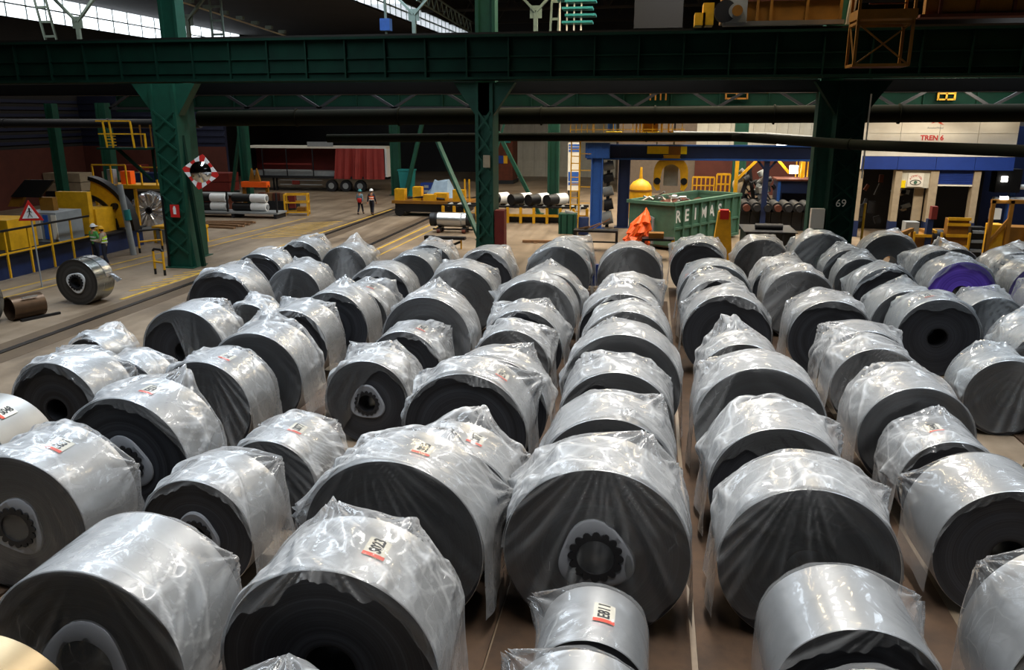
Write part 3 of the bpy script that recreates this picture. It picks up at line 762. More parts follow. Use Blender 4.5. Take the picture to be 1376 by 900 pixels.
for x, lab in ((-21.7, 'upper green column above the girder at the left'), (-7.2, 'upper green column above the girder near the middle'), (6.9, 'upper green column above the girder beside the yellow crane')):
    column(lab, x, 35.3, 0.85, 0.7, 18.9, 'green', 'roof_column', False, False)
    MB()
# farther columns
for (x, y, w, lab) in ((-21.55, 66.5, 0.75, 'far green column beside the red curtain of the trailer'), (-29.7, 56.0, 0.62, 'far green column behind the round mirror'),
                       (-36.5, 50.0, 0.7, 'dark green column behind the left machine line'), (-6.35, 52.6, 0.72, 'green column between the roller table and the blue gantry'),
                       (6.7, 66.0, 1.0, 'green column standing behind the yellow frame'), (-42.0, 52.0, 0.6, 'dark green column at the far left edge')):
    column(lab, x, y, w, 0.6, 8.6 if y > 55 else 7.4, 'green', 'bay_column', False, False)
def strut(lab, a, b, w=0.22, m='green'):
    t = thing('brace_strut', lab, 'brace', a)
    bb = Vector(b) - Vector(a)
    MB().bar((0, 0, 0), bb, w, w * 0.8).build('strut_bar', m, t)
    MB().box((0, 0, 0.03), (w * 2, w * 2, 0.06)).build('foot_plate', m, t)
    return t
strut('long green brace leaning from the floor past the silver roll', (-9.18, 42.74, 0.0), (-12.33, 46.00, 5.15), 0.22)
strut('green brace rising beside the far column by the trailer', (-20.4, 65.2, 0), (-18.6, 65.2, 6.5), 0.35)
strut('green brace leaning left of the column by the roller table', (-7.6, 55, 0), (-10.5, 55, 5.5), 0.3)
strut('thin green brace behind the roller table', (-12.4, 58, 0), (-10.6, 58, 6.0), 0.16)
strut('green brace between two columns behind the mirror', (-31.5, 56.5, 0), (-30.0, 56.5, 6.5), 0.24)

# pipes
def pipe(lab, pts, r, m='green_pipe', fl=3.5):
    t = thing('pipe', lab, 'pipe', pts[0])
    o = Vector(pts[0]); q = [Vector(p) - o for p in pts]
    MB().tube(q, r, 20).build('pipe_run', m, t, True)
    n = 0
    for a, b in zip(q[:-1], q[1:]):
        L = (b - a).length; k = 1
        while k * fl < L and n < 30:
            p = a + (b - a) * (k * fl / L); d = (b - a).normalized() * 0.03
            MB().cyl(p - d, p + d, r * 1.16, 20).build('pipe_collar', m, t, True); k += 1; n += 1
    return t
pipe('thick dusty pipe running across under the black service beam', [(-21.6, 36.6, 6.45), (-10, 36.6, 6.55), (23.4, 36.6, 6.75)], 0.36, 'green_pipe', 5.0)
pipe('thinner green pipe across the picture, dropping towards the right edge', [(-15.33, 37.00, 5.54), (-6.33, 37.00, 5.65), (3.41, 37.00, 5.69), (7.64, 32.00, 5.54), (11.56, 27.00, 5.54)], 0.19, 'green_pipe', 6.0)
pipe('black pipe at left under the girder', [(-45.5, 38, 6.2), (-22.4, 38, 6.2)], 0.22, 'dark', 6.0)
pipe('pale thin pipe above the green pipe at right', [(0.88, 38.60, 5.84), (5.02, 38.60, 5.79), (7.30, 36.60, 5.66)], 0.06, 'grey', 9)

# roof steel seen above the girder
def lattice_post(lab, x, y, z0, z1, w=0.55, lean=0.0):
    t = thing('lattice_post', lab, 'post', (x, y, z0))
    h = z1 - z0
    for s in (-1, 1): MB().bar((s * w / 2, 0, 0), (s * w / 2 + lean, 0, h), 0.10).build('upright', 'truss', t)
    n = max(2, int(h / 0.7))
    me = MB().bar((-w / 2, 0, 0), (w / 2, 0, 0), 0.08, 0.12).mesh('batten', M['truss'])
    for k in range(n): meshobj('batten', me, t, (lean * k / n, 0, 0.2 + k * h / n))
    return t
def knee(lab, x, y, z, s=3.2, m='truss'):
    t = thing('roof_knee_brace', lab, 'brace', (x, y, z))
    MB().box((0, 0, 0), (0.7, 0.08, 0.7)).build('gusset_plate', m, t)
    MB().bar((0, 0, 0), (-s, 0, s), 0.22, 0.14).build('diagonal', m, t)
    MB().bar((0, 0, 0), (s, 0, s), 0.22, 0.14).build('diagonal', m, t)
    MB().bar((0, 0, 0), (0, 0, -2.6), 0.24, 0.18).build('hanger', m, t)
    return t

for (px_, py_, pz_, ln_, lab) in (((-33.16, 42.00, 10.47), 0, 0, -0.6, 'leaning lattice post in front of the left glazing'), ((-25.43, 46.00, 10.81), 0, 0, 0.0, 'upright lattice post right of the left glazing')):
    lattice_post(lab, px_[0], px_[1], px_[2] - 0.6, px_[2] + 3.2, 0.7, ln_)
for p_, s_, lab in (((-36.01, 48.00, 12.23), 3.4, 'knee brace with gusset before the left glazing'), ((-29.66, 50.00, 12.46), 3.0, 'knee brace with gusset right of the left glazing'),
                    ((-15.29, 52.00, 12.72), 3.0, 'knee brace before the middle glazing'), ((-7.22, 50.00, 12.50), 3.2, 'pale Y shaped roof brace right of the middle column')):
    knee(lab, p_[0], p_[1], p_[2], s_)
for k in range(5):
    y = 44 + k * 10
    t = thing('roof_truss', 'dark roof truss number %s from the girder, high under the roof' % ['one', 'two', 'three', 'four', 'five'][k], 'truss', (0, y, 0))
    MB().bar((-21, 0, 15.6), (23.5, 0, 15.6), 0.2).build('bottom_chord', 'roof', t)
    MB().bar((-20, 0, 18.6), (23.5, 0, 18.6), 0.2).build('top_chord', 'roof', t)
    for j in range(11):
        x = -20 + j * 3.9
        MB().bar((x, 0, 15.6), (x + 1.95, 0, 18.6), 0.12).bar((x + 1.95, 0, 18.6), (x + 3.9, 0, 15.6), 0.12).build('diagonal', 'roof', t)
t = thing('light_cable_rail', 'thin pale rail with lamp brackets sloping across the dark roof', 'rail', (-29.18, 48.00, 13.39))
_a = Vector((-29.18, 48.00, 13.39)); _b = Vector((-27.94, 62.00, 12.35))
MB().bar((0, 0, 0), _b - _a, 0.08).build('rail_bar', 'white', t)
for k in range(7):
    p = (_b - _a) * (0.1 + k * 0.13)
    MB().box(p + Vector((0, 0, 0.22)), (0.5, 0.3, 0.22)).bar(p, p + Vector((0, 0, 0.2)), 0.06).build('bracket', 'truss', t)
t = thing('lattice_walkway', 'thin lattice walkway beside the middle glazing under the roof', 'walkway', (-16.81, 58.00, 14.39))
_a = Vector((-16.81, 58.00, 14.39)); _b = Vector((-17.78, 80.00, 14.29)); d_ = _b - _a
MB().bar((0, 0, 0), d_, 0.1).bar((0, 0, 1.0), d_ + Vector((0, 0, 1.0)), 0.1).build('chord', 'truss', t)
for k in range(12):
    MB().bar(d_ * (k / 12), d_ * ((k + 0.5) / 12) + Vector((0, 0, 1.0)), 0.07).bar(d_ * ((k + 0.5) / 12) + Vector((0, 0, 1.0)), d_ * ((k + 1) / 12), 0.07).build('diagonal', 'truss', t)
t = thing('blue_cabinet', 'small blue cabinet hanging over the girder near the middle glazing', 'cabinet', (-13.19, 40.00, 10.58))
MB().box((0, 0, 0.3), (0.5, 0.4, 0.55)).build('cabinet_body', 'blue', t); MB().bar((0, 0, 0.5), (0, 0, 5.5), 0.1).build('hanger', 'truss', t)
MB().bar((0, 0, -0.75), (0, 0, 0.05), 0.1).build('foot', 'truss', t)
t = thing('stair_tower', 'teal steel stair with slatted flights above the girder', 'stair', (-4.12, 42.00, 10.62))
for k in range(9): MB().box((0.15 + (k % 2) * 0.15, 0, 0.4 + k * 0.32), (1.5, 0.9, 0.10)).build('tread', 'teal', t)
for k in range(4): MB().bar((-0.7 + k * 0.35, -0.3, -0.5), (-0.7 + k * 0.35, -0.3, 3.4), 0.07).build('upright', 'white', t)
MB().box((-0.7, 0, 2.4), (0.3, 0.9, 2.0)).build('side_panel', 'teal', t)
lattice_post('white ladder shaped post left of the teal stair', (-5.23, 42.00, 10.64)[0], 42.3, 9.4, 13.5, 0.4, 0.2)
t = thing('roof_duct', 'wide dark grey hood hanging over the girder right of centre', 'duct', (-0.05, 44.00, 10.82))
MB().box((0, 0, 2.2), (2.4, 1.6, 4.6)).build('duct_body', 'black', t); MB().prism([(-1.4, -0.6), (1.4, -0.6), (1.2, 0.0), (-1.2, 0.0)], -0.8, 0.8).build('duct_mouth', 'dark', t)

# timber skids, two per row, added and widened to darken the floor between coils
for k, (x, ya, yb, lab) in enumerate(((-11.2, 9.5, 29.5, 'fourth row left of centre'), (-8.4, 8.0, 30, 'third row left of centre'), (-5.8, 4.5, 29, 'second row left of centre'), (-3.05, 5, 30.5, 'first row left of centre'),
                                      (-0.5, 5.5, 29, 'centre row'), (2.1, 5.5, 31.5, 'first row right of centre'), (4.75, 7, 32.3, 'second row right of centre'), (7.4, 12.4, 33, 'third row right of centre'), (9.8, 18.5, 33.5, 'fourth row right of centre'))):
    for sgn in (-1, 1):
        t = thing('timber_skid', ('left' if sgn < 0 else 'right') + ' timber skid under coils, ' + lab, 'skid', (x + sgn * 0.86, 0, 0), 0, 'skids under the coil rows')
        MB().span(-0.4, 0.4, ya, yb, 0, 0.035).build('skid_plank', 'skid', t)


# coils: R, W in metres; x, yf place the near face

coil(R=0.90, W=1.0, x=-14.25, yf=12.7, label='coil veiled in clear film, frontmost in the outermost row beside the floor rails', style='veil', film='film', lod=2, seed=8917, rz=-0.022)
coil(R=0.62, W=1.05, x=-13.71, yf=17.0, label='small low film-wrapped coil beside the floor rails', style='rim', film='film', lod=1, seed=7767, rz=0.008)
coil(R=1.00, W=1.05, x=-10.85, yf=10.2, label='bare coil with a tag cut by the left edge, no film on it', style='bare', film='film', lod=2, seed=1074, skin='skin_mat', text=dict(s='S048', phi=0.5, y=0.53), rz=0.006)
coil(R=0.98, W=1.1, x=-11.39, yf=13.03, label='coil with ragged film over its rim, second from front in fourth row left of centre', style='rim', film='film', lod=2, seed=7688, rz=-0.014)
coil(R=0.80, W=0.8, x=-10.95, yf=14.5, label='coil veiled in clear film, third from front in fourth row left of centre', style='veil', film='film', lod=1, seed=7705, rz=0.002)
coil(R=1.07, W=1.0, x=-10.95, yf=16.84, label='coil in a loose open bag with a black gap at its lower left', style='part', film='film', lod=1, seed=9006, rz=-0.001)
coil(R=0.75, W=0.85, x=-11.04, yf=20.18, label='coil veiled in clear film, fifth from front in fourth row left of centre', style='veil', film='film', lod=1, seed=2468, rz=-0.016)
coil(R=1.06, W=1.25, x=-12.58, yf=21.49, label='coil with ragged film over its rim, sixth from front in fourth row left of centre', style='rim', film='film', lod=0, seed=2485, rz=0.022)
coil(R=0.92, W=1.25, x=-11.36, yf=23.87, label='coil veiled in clear film, seventh from front in fourth row left of centre', style='veil', film='film', lod=0, seed=249, rz=0.01)
coil(R=0.93, W=1.2, x=-11.28, yf=28.07, label='coil veiled in clear film, eighth from front in fourth row left of centre', style='veil', film='film', lod=0, seed=9685, rz=-0.027)
coil(R=1.00, W=1.1, x=-13.3, yf=25.3, label='coil with ragged film over its rim, frontmost in the far row by the rails', style='rim', film='film', lod=0, seed=4415, rz=-0.002)
coil(R=0.94, W=1.2, x=-13.45, yf=28.99, label='coil with ragged film over its rim, second in the far row by the rails', style='rim', film='film', lod=0, seed=6995, rz=-0.006)
coil(R=1.05, W=1.2, x=-8.54, yf=8.72, label='big collared coil cut by the left edge, film heaped behind its rim', style='veil', film='film', lod=2, seed=9453, collar=dict(r=0.40, h=0.25, rot=70), bore=0.27, text=dict(s='S051', phi=0.35, y=0.6), rz=0.028)
coil(R=1.13, W=1.05, x=-8.22, yf=10.7, label='coil with sharp film corner at right and collared bore, tag on top, left side', style='rim', film='film', lod=2, seed=2198, collar=dict(r=0.40, h=0.25, rot=100), bore=0.27, text=dict(s='E531', phi=0.2, y=0.53), rz=-0.024)
coil(R=1.00, W=1.05, x=-8.49, yf=13.49, label='coil veiled in clear film, third from front in third row left of centre', style='veil', film='film', lod=2, seed=3556, text=dict(s='S018', phi=0.3, y=0.53), rz=-0.015)
coil(R=1.07, W=1.05, x=-8.25, yf=15.15, label='coil veiled in clear film, fourth from front in third row left of centre', style='veil', film='film', lod=1, seed=4933, rz=-0.005)
coil(R=0.95, W=1.1, x=-8.8, yf=18.15, label='coil with ragged film over its rim, fifth from front in third row left of centre', style='rim', film='film', lod=1, seed=9405, rz=-0.009)
coil(R=1.00, W=1.05, x=-8.41, yf=19.89, label='coil with ragged film over its rim, sixth from front in third row left of centre', style='rim', film='film', lod=1, seed=9586, rz=-0.006)
coil(R=0.90, W=1.2, x=-8.2, yf=21.2, label='coil veiled in clear film, seventh from front in third row left of centre', style='veil', film='film', lod=0, seed=5518, text=dict(s='E207', phi=0.3, y=0.6), rz=0.011)
coil(R=1.03, W=1.2, x=-8.27, yf=23.26, label='coil with ragged film over its rim, eighth from front in third row left of centre', style='rim', film='film', lod=0, seed=4583, rz=0.029)
coil(R=0.90, W=1.1, x=-8.4, yf=27.2, label='coil veiled in clear film, ninth from front in third row left of centre', style='veil', film='film_blue', lod=0, seed=5348, rz=0.028)
coil(R=0.95, W=1.0, x=-8.2, yf=28.8, label='coil with ragged film over its rim, tenth from front in third row left of centre', style='rim', film='film', lod=0, seed=3460, rz=0.008)
coil(R=0.93, W=1.05, x=-6.0, yf=4.55, label='bare golden coil without film in the bottom left corner', style='bare', film='film', lod=2, seed=9397, skin='skin_gold', rz=-0.014)
coil(R=1.10, W=1.23, x=-5.55, yf=6.21, label='large coil in tight film with a pale collar, second row left, near bottom', style='veil', film='film', lod=2, seed=7898, tight=True, amp=0.8, collar=dict(r=0.46, h=0.28, rot=75, teeth=False), bore=0.30, rz=0.021)
coil(R=0.85, W=1.05, x=-6.14, yf=9.24, label='coil with black face and white collar under heaped crumpled film, left foreground', style='rim', film='film', lod=2, seed=7922, collar=dict(r=0.40, h=0.25, rot=90), bore=0.27, rz=-0.009)
coil(R=0.79, W=1.3, x=-5.89, yf=10.99, label='coil with film half off its face, fourth from front in second row left of centre', style='part', film='film', lod=2, seed=1092, text=dict(s='S077', phi=0.3, y=0.65), rz=-0.005)
coil(R=0.90, W=1.1, x=-5.56, yf=14.7, label='coil whose torn film shows a round toothed collar in the middle of its face', style='part', film='film', lod=1, seed=2471, collar=dict(r=0.40, h=0.25, rot=90), bore=0.27, rz=-0.012)
coil(R=0.88, W=1.05, x=-5.55, yf=17.18, label='coil with ragged film over its rim, sixth from front in second row left of centre', style='rim', film='film', lod=1, seed=1949, text=dict(s='E802', phi=0.35, y=0.53), rz=-0.027)
coil(R=1.14, W=1.1, x=-5.38, yf=18.54, label='coil veiled in clear film, seventh from front in second row left of centre', style='veil', film='film', lod=1, seed=737, rz=-0.007)
coil(R=1.10, W=1.1, x=-5.62, yf=23.05, label='coil veiled in clear film, eighth from front in second row left of centre', style='veil', film='film', lod=0, seed=9026, rz=0.023)
coil(R=1.00, W=1.2, x=-5.75, yf=27.4, label='coil with ragged film over its rim, ninth from front in second row left of centre', style='rim', film='film', lod=0, seed=591, rz=-0.011)
coil(R=0.75, W=1.0, x=-3.3, yf=5.0, label='coil veiled in clear film, frontmost in first row left of centre', style='veil', film='film', lod=2, seed=9827, rz=0.002)
coil(R=1.15, W=1.11, x=-3.01, yf=6.5, label='big coil with red-edged tag S023 under loose crumpled film, dark open bore', style='rim', film='film', lod=2, seed=3234, text=dict(s='S023', phi=0.33, y=0.56), rz=0.028)
coil(R=1.21, W=1.03, x=-3.1, yf=8.81, label='coil veiled in clear film, third from front in first row left of centre', style='veil', film='film', lod=2, seed=4316, text=dict(s='S065', phi=0.25, y=0.52), rz=-0.021)
coil(R=1.06, W=0.95, x=-2.72, yf=10.05, label='coil veiled in clear film, fourth from front in first row left of centre', style='veil', film='film', lod=2, seed=5568, text=dict(s='S071', phi=0.35, y=0.47), rz=-0.011)
coil(R=1.12, W=1.05, x=-3.09, yf=12.92, label='coil with ragged film over its rim, fifth from front in first row left of centre', style='rim', film='film', lod=2, seed=6190, text=dict(s='E911', phi=0.55, y=0.53), rz=-0.007)
coil(R=1.07, W=0.85, x=-2.85, yf=14.2, label='coil with ragged film over its rim, sixth from front in first row left of centre', style='rim', film='film', lod=1, seed=6328, rz=0.009)
coil(R=0.90, W=0.85, x=-3.06, yf=17.57, label='coil veiled in clear film, seventh from front in first row left of centre', style='veil', film='film', lod=1, seed=9163, rz=-0.024)
coil(R=1.00, W=1.0, x=-2.98, yf=18.7, label='coil with ragged film over its rim, eighth from front in first row left of centre', style='rim', film='film', lod=1, seed=8308, rz=-0.014)
coil(R=1.14, W=1.2, x=-3.04, yf=21.14, label='coil veiled in clear film, ninth from front in first row left of centre', style='veil', film='film', lod=0, seed=3894, rz=0.026)
coil(R=1.05, W=1.1, x=-2.93, yf=23.12, label='coil veiled in clear film, tenth from front in first row left of centre', style='veil', film='film', lod=0, seed=4231, rz=0.001)
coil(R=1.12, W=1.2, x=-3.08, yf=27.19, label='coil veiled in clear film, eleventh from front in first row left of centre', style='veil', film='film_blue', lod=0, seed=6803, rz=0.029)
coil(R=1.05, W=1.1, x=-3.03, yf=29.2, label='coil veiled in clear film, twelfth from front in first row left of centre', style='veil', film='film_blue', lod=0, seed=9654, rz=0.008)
coil(R=0.75, W=1.05, x=-0.45, yf=5.75, label='bright coil cut by the bottom edge, just in front of the E811 coil', style='open', film='film_tight', lod=2, seed=985, tight=True, amp=0.8, rz=0.008)
coil(R=0.63, W=1.02, x=-0.43, yf=7.28, label='small bright coil with tag E811 in front of the big collared coil', style='open', film='film_tight', lod=2, seed=5447, tight=True, amp=0.8, text=dict(s='E811', phi=0.2, y=0.51), rz=-0.002)
coil(R=1.19, W=1.1, x=-0.49, yf=9.09, label='big coil veiled in film with a grey toothed collar, middle of the picture', style='veil', film='film', lod=2, seed=5777, collar=dict(r=0.40, h=0.25, rot=100), bore=0.27, rz=0.014)
coil(R=1.08, W=1.25, x=-0.47, yf=11.41, label='coil veiled in clear film, fourth from front in centre row', style='veil', film='film', lod=2, seed=993, rz=0.027)
coil(R=1.06, W=1.1, x=-0.46, yf=13.84, label='coil with film half off its face, fifth from front in centre row', style='part', film='film', lod=1, seed=349, rz=0.028)
coil(R=1.19, W=1.05, x=-0.42, yf=15.52, label='coil veiled in clear film, sixth from front in centre row', style='veil', film='film', lod=1, seed=7477, rz=-0.012)
coil(R=1.08, W=1.2, x=-0.43, yf=18.41, label='coil veiled in clear film, seventh from front in centre row', style='veil', film='film', lod=1, seed=2907, rz=-0.008)
coil(R=1.11, W=1.1, x=-0.58, yf=20.01, label='coil with ragged film over its rim, eighth from front in centre row', style='rim', film='film', lod=1, seed=5123, rz=0.015)
coil(R=1.00, W=1.2, x=-0.57, yf=22.87, label='coil with ragged film over its rim, ninth from front in centre row', style='rim', film='film', lod=0, seed=4328, rz=-0.012)
coil(R=1.12, W=1.3, x=-0.61, yf=27.5, label='coil veiled in clear film, tenth from front in centre row', style='veil', film='film', lod=0, seed=442, rz=0.028)
coil(R=0.80, W=1.05, x=2.3, yf=5.8, label='coil wrapped only round its body, frontmost in first row right of centre', style='open', film='film_tight', lod=2, seed=2154, tight=True, amp=0.8, rz=-0.011)
coil(R=0.85, W=1.2, x=2.3, yf=7.32, label='bright coil with a golden streak and torn film on its left rim, bottom right', style='rim', film='film_tight', lod=2, seed=3647, tight=True, amp=0.8, rz=0.009)
coil(R=1.10, W=1.15, x=2.15, yf=9.37, label='big veiled coil with dark bore and frayed film at its right rim', style='veil', film='film', lod=2, seed=5371, rz=-0.019)
coil(R=1.04, W=1.35, x=2.12, yf=11.66, label='coil with film half off its face, fourth from front in first row right of centre', style='part', film='film', lod=2, seed=7131, rz=0.009)
coil(R=1.15, W=1.1, x=2.12, yf=13.97, label='coil veiled in clear film, fifth from front in first row right of centre', style='veil', film='film', lod=1, seed=9843, rz=-0.011)
coil(R=0.92, W=1.15, x=2.13, yf=17.15, label='coil veiled in clear film, sixth from front in first row right of centre', style='veil', film='film', lod=1, seed=3678, rz=-0.004)
coil(R=1.11, W=1.1, x=2.07, yf=20.33, label='coil with ragged film over its rim, seventh from front in first row right of centre', style='rim', film='film', lod=1, seed=2774, rz=-0.025)
coil(R=1.04, W=1.1, x=2.05, yf=23.03, label='coil with ragged film over its rim, eighth from front in first row right of centre', style='rim', film='film', lod=0, seed=3573, rz=0.023)
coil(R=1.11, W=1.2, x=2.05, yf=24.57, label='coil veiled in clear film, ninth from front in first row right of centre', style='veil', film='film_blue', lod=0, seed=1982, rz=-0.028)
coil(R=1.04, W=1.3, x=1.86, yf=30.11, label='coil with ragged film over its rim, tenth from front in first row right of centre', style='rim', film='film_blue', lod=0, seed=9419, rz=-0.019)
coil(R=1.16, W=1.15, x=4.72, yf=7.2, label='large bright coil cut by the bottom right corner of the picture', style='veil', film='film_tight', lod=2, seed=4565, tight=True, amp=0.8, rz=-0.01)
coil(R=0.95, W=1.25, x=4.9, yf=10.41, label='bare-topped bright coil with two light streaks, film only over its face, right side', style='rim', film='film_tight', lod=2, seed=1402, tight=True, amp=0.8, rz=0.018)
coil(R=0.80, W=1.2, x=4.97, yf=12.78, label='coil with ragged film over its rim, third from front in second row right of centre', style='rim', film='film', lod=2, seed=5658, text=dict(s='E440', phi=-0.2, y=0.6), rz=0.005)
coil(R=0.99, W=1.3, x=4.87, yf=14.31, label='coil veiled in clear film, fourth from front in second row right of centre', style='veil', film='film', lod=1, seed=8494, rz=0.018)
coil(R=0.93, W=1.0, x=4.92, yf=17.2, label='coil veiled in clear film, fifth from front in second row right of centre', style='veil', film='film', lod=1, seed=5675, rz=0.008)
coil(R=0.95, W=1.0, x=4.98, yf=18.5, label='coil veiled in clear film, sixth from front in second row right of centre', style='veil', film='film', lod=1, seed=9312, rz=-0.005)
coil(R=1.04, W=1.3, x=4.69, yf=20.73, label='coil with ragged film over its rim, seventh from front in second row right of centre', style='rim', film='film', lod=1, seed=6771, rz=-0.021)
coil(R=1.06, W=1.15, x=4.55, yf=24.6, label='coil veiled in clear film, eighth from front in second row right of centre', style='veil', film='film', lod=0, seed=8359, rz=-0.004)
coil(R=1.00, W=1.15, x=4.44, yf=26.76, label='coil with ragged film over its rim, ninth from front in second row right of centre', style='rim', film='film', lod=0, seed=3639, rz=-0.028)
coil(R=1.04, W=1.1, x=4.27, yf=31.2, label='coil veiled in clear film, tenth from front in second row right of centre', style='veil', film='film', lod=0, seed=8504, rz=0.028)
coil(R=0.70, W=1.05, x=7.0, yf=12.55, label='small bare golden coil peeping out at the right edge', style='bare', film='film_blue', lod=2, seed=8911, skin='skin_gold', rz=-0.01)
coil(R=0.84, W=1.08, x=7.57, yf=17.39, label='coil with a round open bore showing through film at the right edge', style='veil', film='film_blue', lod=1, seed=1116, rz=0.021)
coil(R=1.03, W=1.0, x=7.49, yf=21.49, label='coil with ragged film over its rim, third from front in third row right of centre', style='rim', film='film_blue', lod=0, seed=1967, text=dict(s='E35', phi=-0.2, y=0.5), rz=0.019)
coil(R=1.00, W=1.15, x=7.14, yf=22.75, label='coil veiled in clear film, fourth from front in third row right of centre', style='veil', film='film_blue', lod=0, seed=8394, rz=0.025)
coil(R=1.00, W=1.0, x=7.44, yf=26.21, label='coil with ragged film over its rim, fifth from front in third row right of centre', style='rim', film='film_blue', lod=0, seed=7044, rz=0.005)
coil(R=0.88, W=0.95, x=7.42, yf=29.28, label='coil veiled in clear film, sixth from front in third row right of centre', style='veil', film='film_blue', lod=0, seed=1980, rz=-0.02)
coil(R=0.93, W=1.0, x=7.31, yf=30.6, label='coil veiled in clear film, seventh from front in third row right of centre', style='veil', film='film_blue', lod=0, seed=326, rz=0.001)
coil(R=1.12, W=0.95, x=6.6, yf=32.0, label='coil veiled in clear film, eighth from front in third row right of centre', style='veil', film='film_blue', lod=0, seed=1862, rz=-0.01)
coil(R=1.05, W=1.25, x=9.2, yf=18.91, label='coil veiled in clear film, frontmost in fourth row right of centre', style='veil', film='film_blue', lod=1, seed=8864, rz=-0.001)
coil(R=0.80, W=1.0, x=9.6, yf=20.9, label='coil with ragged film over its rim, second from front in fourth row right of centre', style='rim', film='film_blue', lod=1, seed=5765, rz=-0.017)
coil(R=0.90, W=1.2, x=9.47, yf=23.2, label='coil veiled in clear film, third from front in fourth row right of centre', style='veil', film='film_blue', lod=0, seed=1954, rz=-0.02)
coil(R=1.05, W=1.2, x=9.98, yf=27.2, label='film-wrapped coil with a bright purple reflection on its face', style='rim', film='film_blue', lod=0, seed=2106, edge='edge_purple_reflection', rz=0.019)
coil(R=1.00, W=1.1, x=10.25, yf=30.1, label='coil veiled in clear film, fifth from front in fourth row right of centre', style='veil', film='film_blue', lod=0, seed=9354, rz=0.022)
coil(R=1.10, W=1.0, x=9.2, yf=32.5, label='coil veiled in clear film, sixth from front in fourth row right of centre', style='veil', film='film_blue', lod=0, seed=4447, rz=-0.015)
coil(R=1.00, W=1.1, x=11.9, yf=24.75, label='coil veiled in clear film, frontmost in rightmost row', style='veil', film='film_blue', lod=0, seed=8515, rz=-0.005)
coil(R=1.05, W=1.3, x=12.5, yf=27.4, label='coil with half its face in purple reflection, cut by the right edge', style='veil', film='film_blue', lod=0, seed=30, edge='edge_purple_reflection', text=dict(s='E90', phi=-0.2, y=0.65), rz=0.021)
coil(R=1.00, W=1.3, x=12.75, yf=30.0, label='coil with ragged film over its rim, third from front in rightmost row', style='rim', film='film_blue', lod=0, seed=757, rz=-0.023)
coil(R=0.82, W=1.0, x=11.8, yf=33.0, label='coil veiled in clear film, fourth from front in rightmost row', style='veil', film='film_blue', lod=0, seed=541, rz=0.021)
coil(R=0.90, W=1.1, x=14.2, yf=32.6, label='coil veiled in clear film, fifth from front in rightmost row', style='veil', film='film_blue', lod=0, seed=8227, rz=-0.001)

# ---------------------------------------------------------------- left side: machine line, loose coils, mirror
coil(R=0.83, W=0.95, x=-20.16, yf=24.96, label='bare dark coil with white collar and black toothed core on the floor, left', style='bare', skin='skin_dark', edge='edge_grey',
     collar=dict(r=0.44, h=0.30, rot=40, m='collar_white'), bore=0.32, seed=5, base=0.0, lay='bare coils on the left floor', lod=1)
_c = bpy.data.objects['steel_coil.%03d' % (sum(1 for o in bpy.data.objects if o.name.startswith('steel_coil')) - 1)]
_s = MB()
for k in range(12):
    a0, a1 = -0.5 + k * 0.16, -0.5 + (k + 1) * 0.16
    _s.add([(0.845 * math.sin(a0), 0.50, 0.83 + 0.845 * math.cos(a0)), (0.845 * math.sin(a0), 0.90, 0.83 + 0.845 * math.cos(a0)),
            (0.845 * math.sin(a1), 0.92, 0.83 + 0.845 * math.cos(a1)), (0.845 * math.sin(a1), 0.52, 0.83 + 0.845 * math.cos(a1))], [(0, 1, 2, 3)])
_s.add([(0.80, 0.7, 1.05), (0.84, 0.95, 1.0), (1.10, 0.98, 0.78), (1.02, 0.80, 0.72)], [(0, 1, 2, 3)])
_s.build('foil_strap', 'foil', _c)['label'] = 'shiny foil strap with a loose end'
coil(R=0.78, W=1.5, x=-22.4, yf=21.6, label='bare dark coil lying sideways at the left edge of the picture', style='bare', skin='skin_dark', edge='edge_grey', seed=6, base=0.0, rz=-1.50, lay='bare coils on the left floor', lod=1)
t = thing('steel_tube', 'short brown steel tube with open end lying beside the bare coil', 'tube', (-20.85, 22.5, 0), -0.38)
MB().ring((0, 0, 0.40), 0.40, 0.36, 0.0, 1.05, 40).build('tube_wall', 'brown_steel', t, True)
MB().box((0.32, 0.55, 0.75), (0.05, 0.5, 0.06)).build('strap', 'foil', t)
MB().box((0.45, 0.75, 0.04), (0.12, 1.3, 0.08)).build('timber_chock', 'black', t)

def hoop(lab, p, w=0.95, h=1.05, rz=0.0, m='yellow', bars=1, name='guard_hoop'):
    t = thing(name, lab, 'barrier', p, rz)
    r = 0.05
    for s in (-1, 1): MB().cyl((s * w / 2, 0, 0.25), (s * w / 2, 0, h - 0.08), r, 10).build('post', m, t, True)
    for s in (-1, 1): MB().cyl((s * w / 2, 0, 0), (s * w / 2, 0, 0.25), r * 1.05, 10).build('post_foot', 'black', t, True)
    MB().tube([(-w / 2, 0, h - 0.08), (-w / 2 + 0.08, 0, h), (w / 2 - 0.08, 0, h), (w / 2, 0, h - 0.08)], r * 1.05, 10).build('top_rail', 'black', t, True)
    for k in range(bars): MB().cyl((-w / 2, 0, h * (k + 1) / (bars + 1)), (w / 2, 0, h * (k + 1) / (bars + 1)), r * 0.9, 10).build('mid_rail', m, t, True)
    return t
hoop('yellow and black guard hoop in front of the big left column', (-20.62, 30.6, 0), 0.62, 1.10, -0.35)
hoop('yellow guard hoop at the left edge before the machine line', (-25.4, 25.4, 0), 0.9, 1.15, 0.3)
hoop('yellow guard hoop behind the two men in green vests', (-24.6, 36.0, 0), 1.1, 1.1, 0.9)

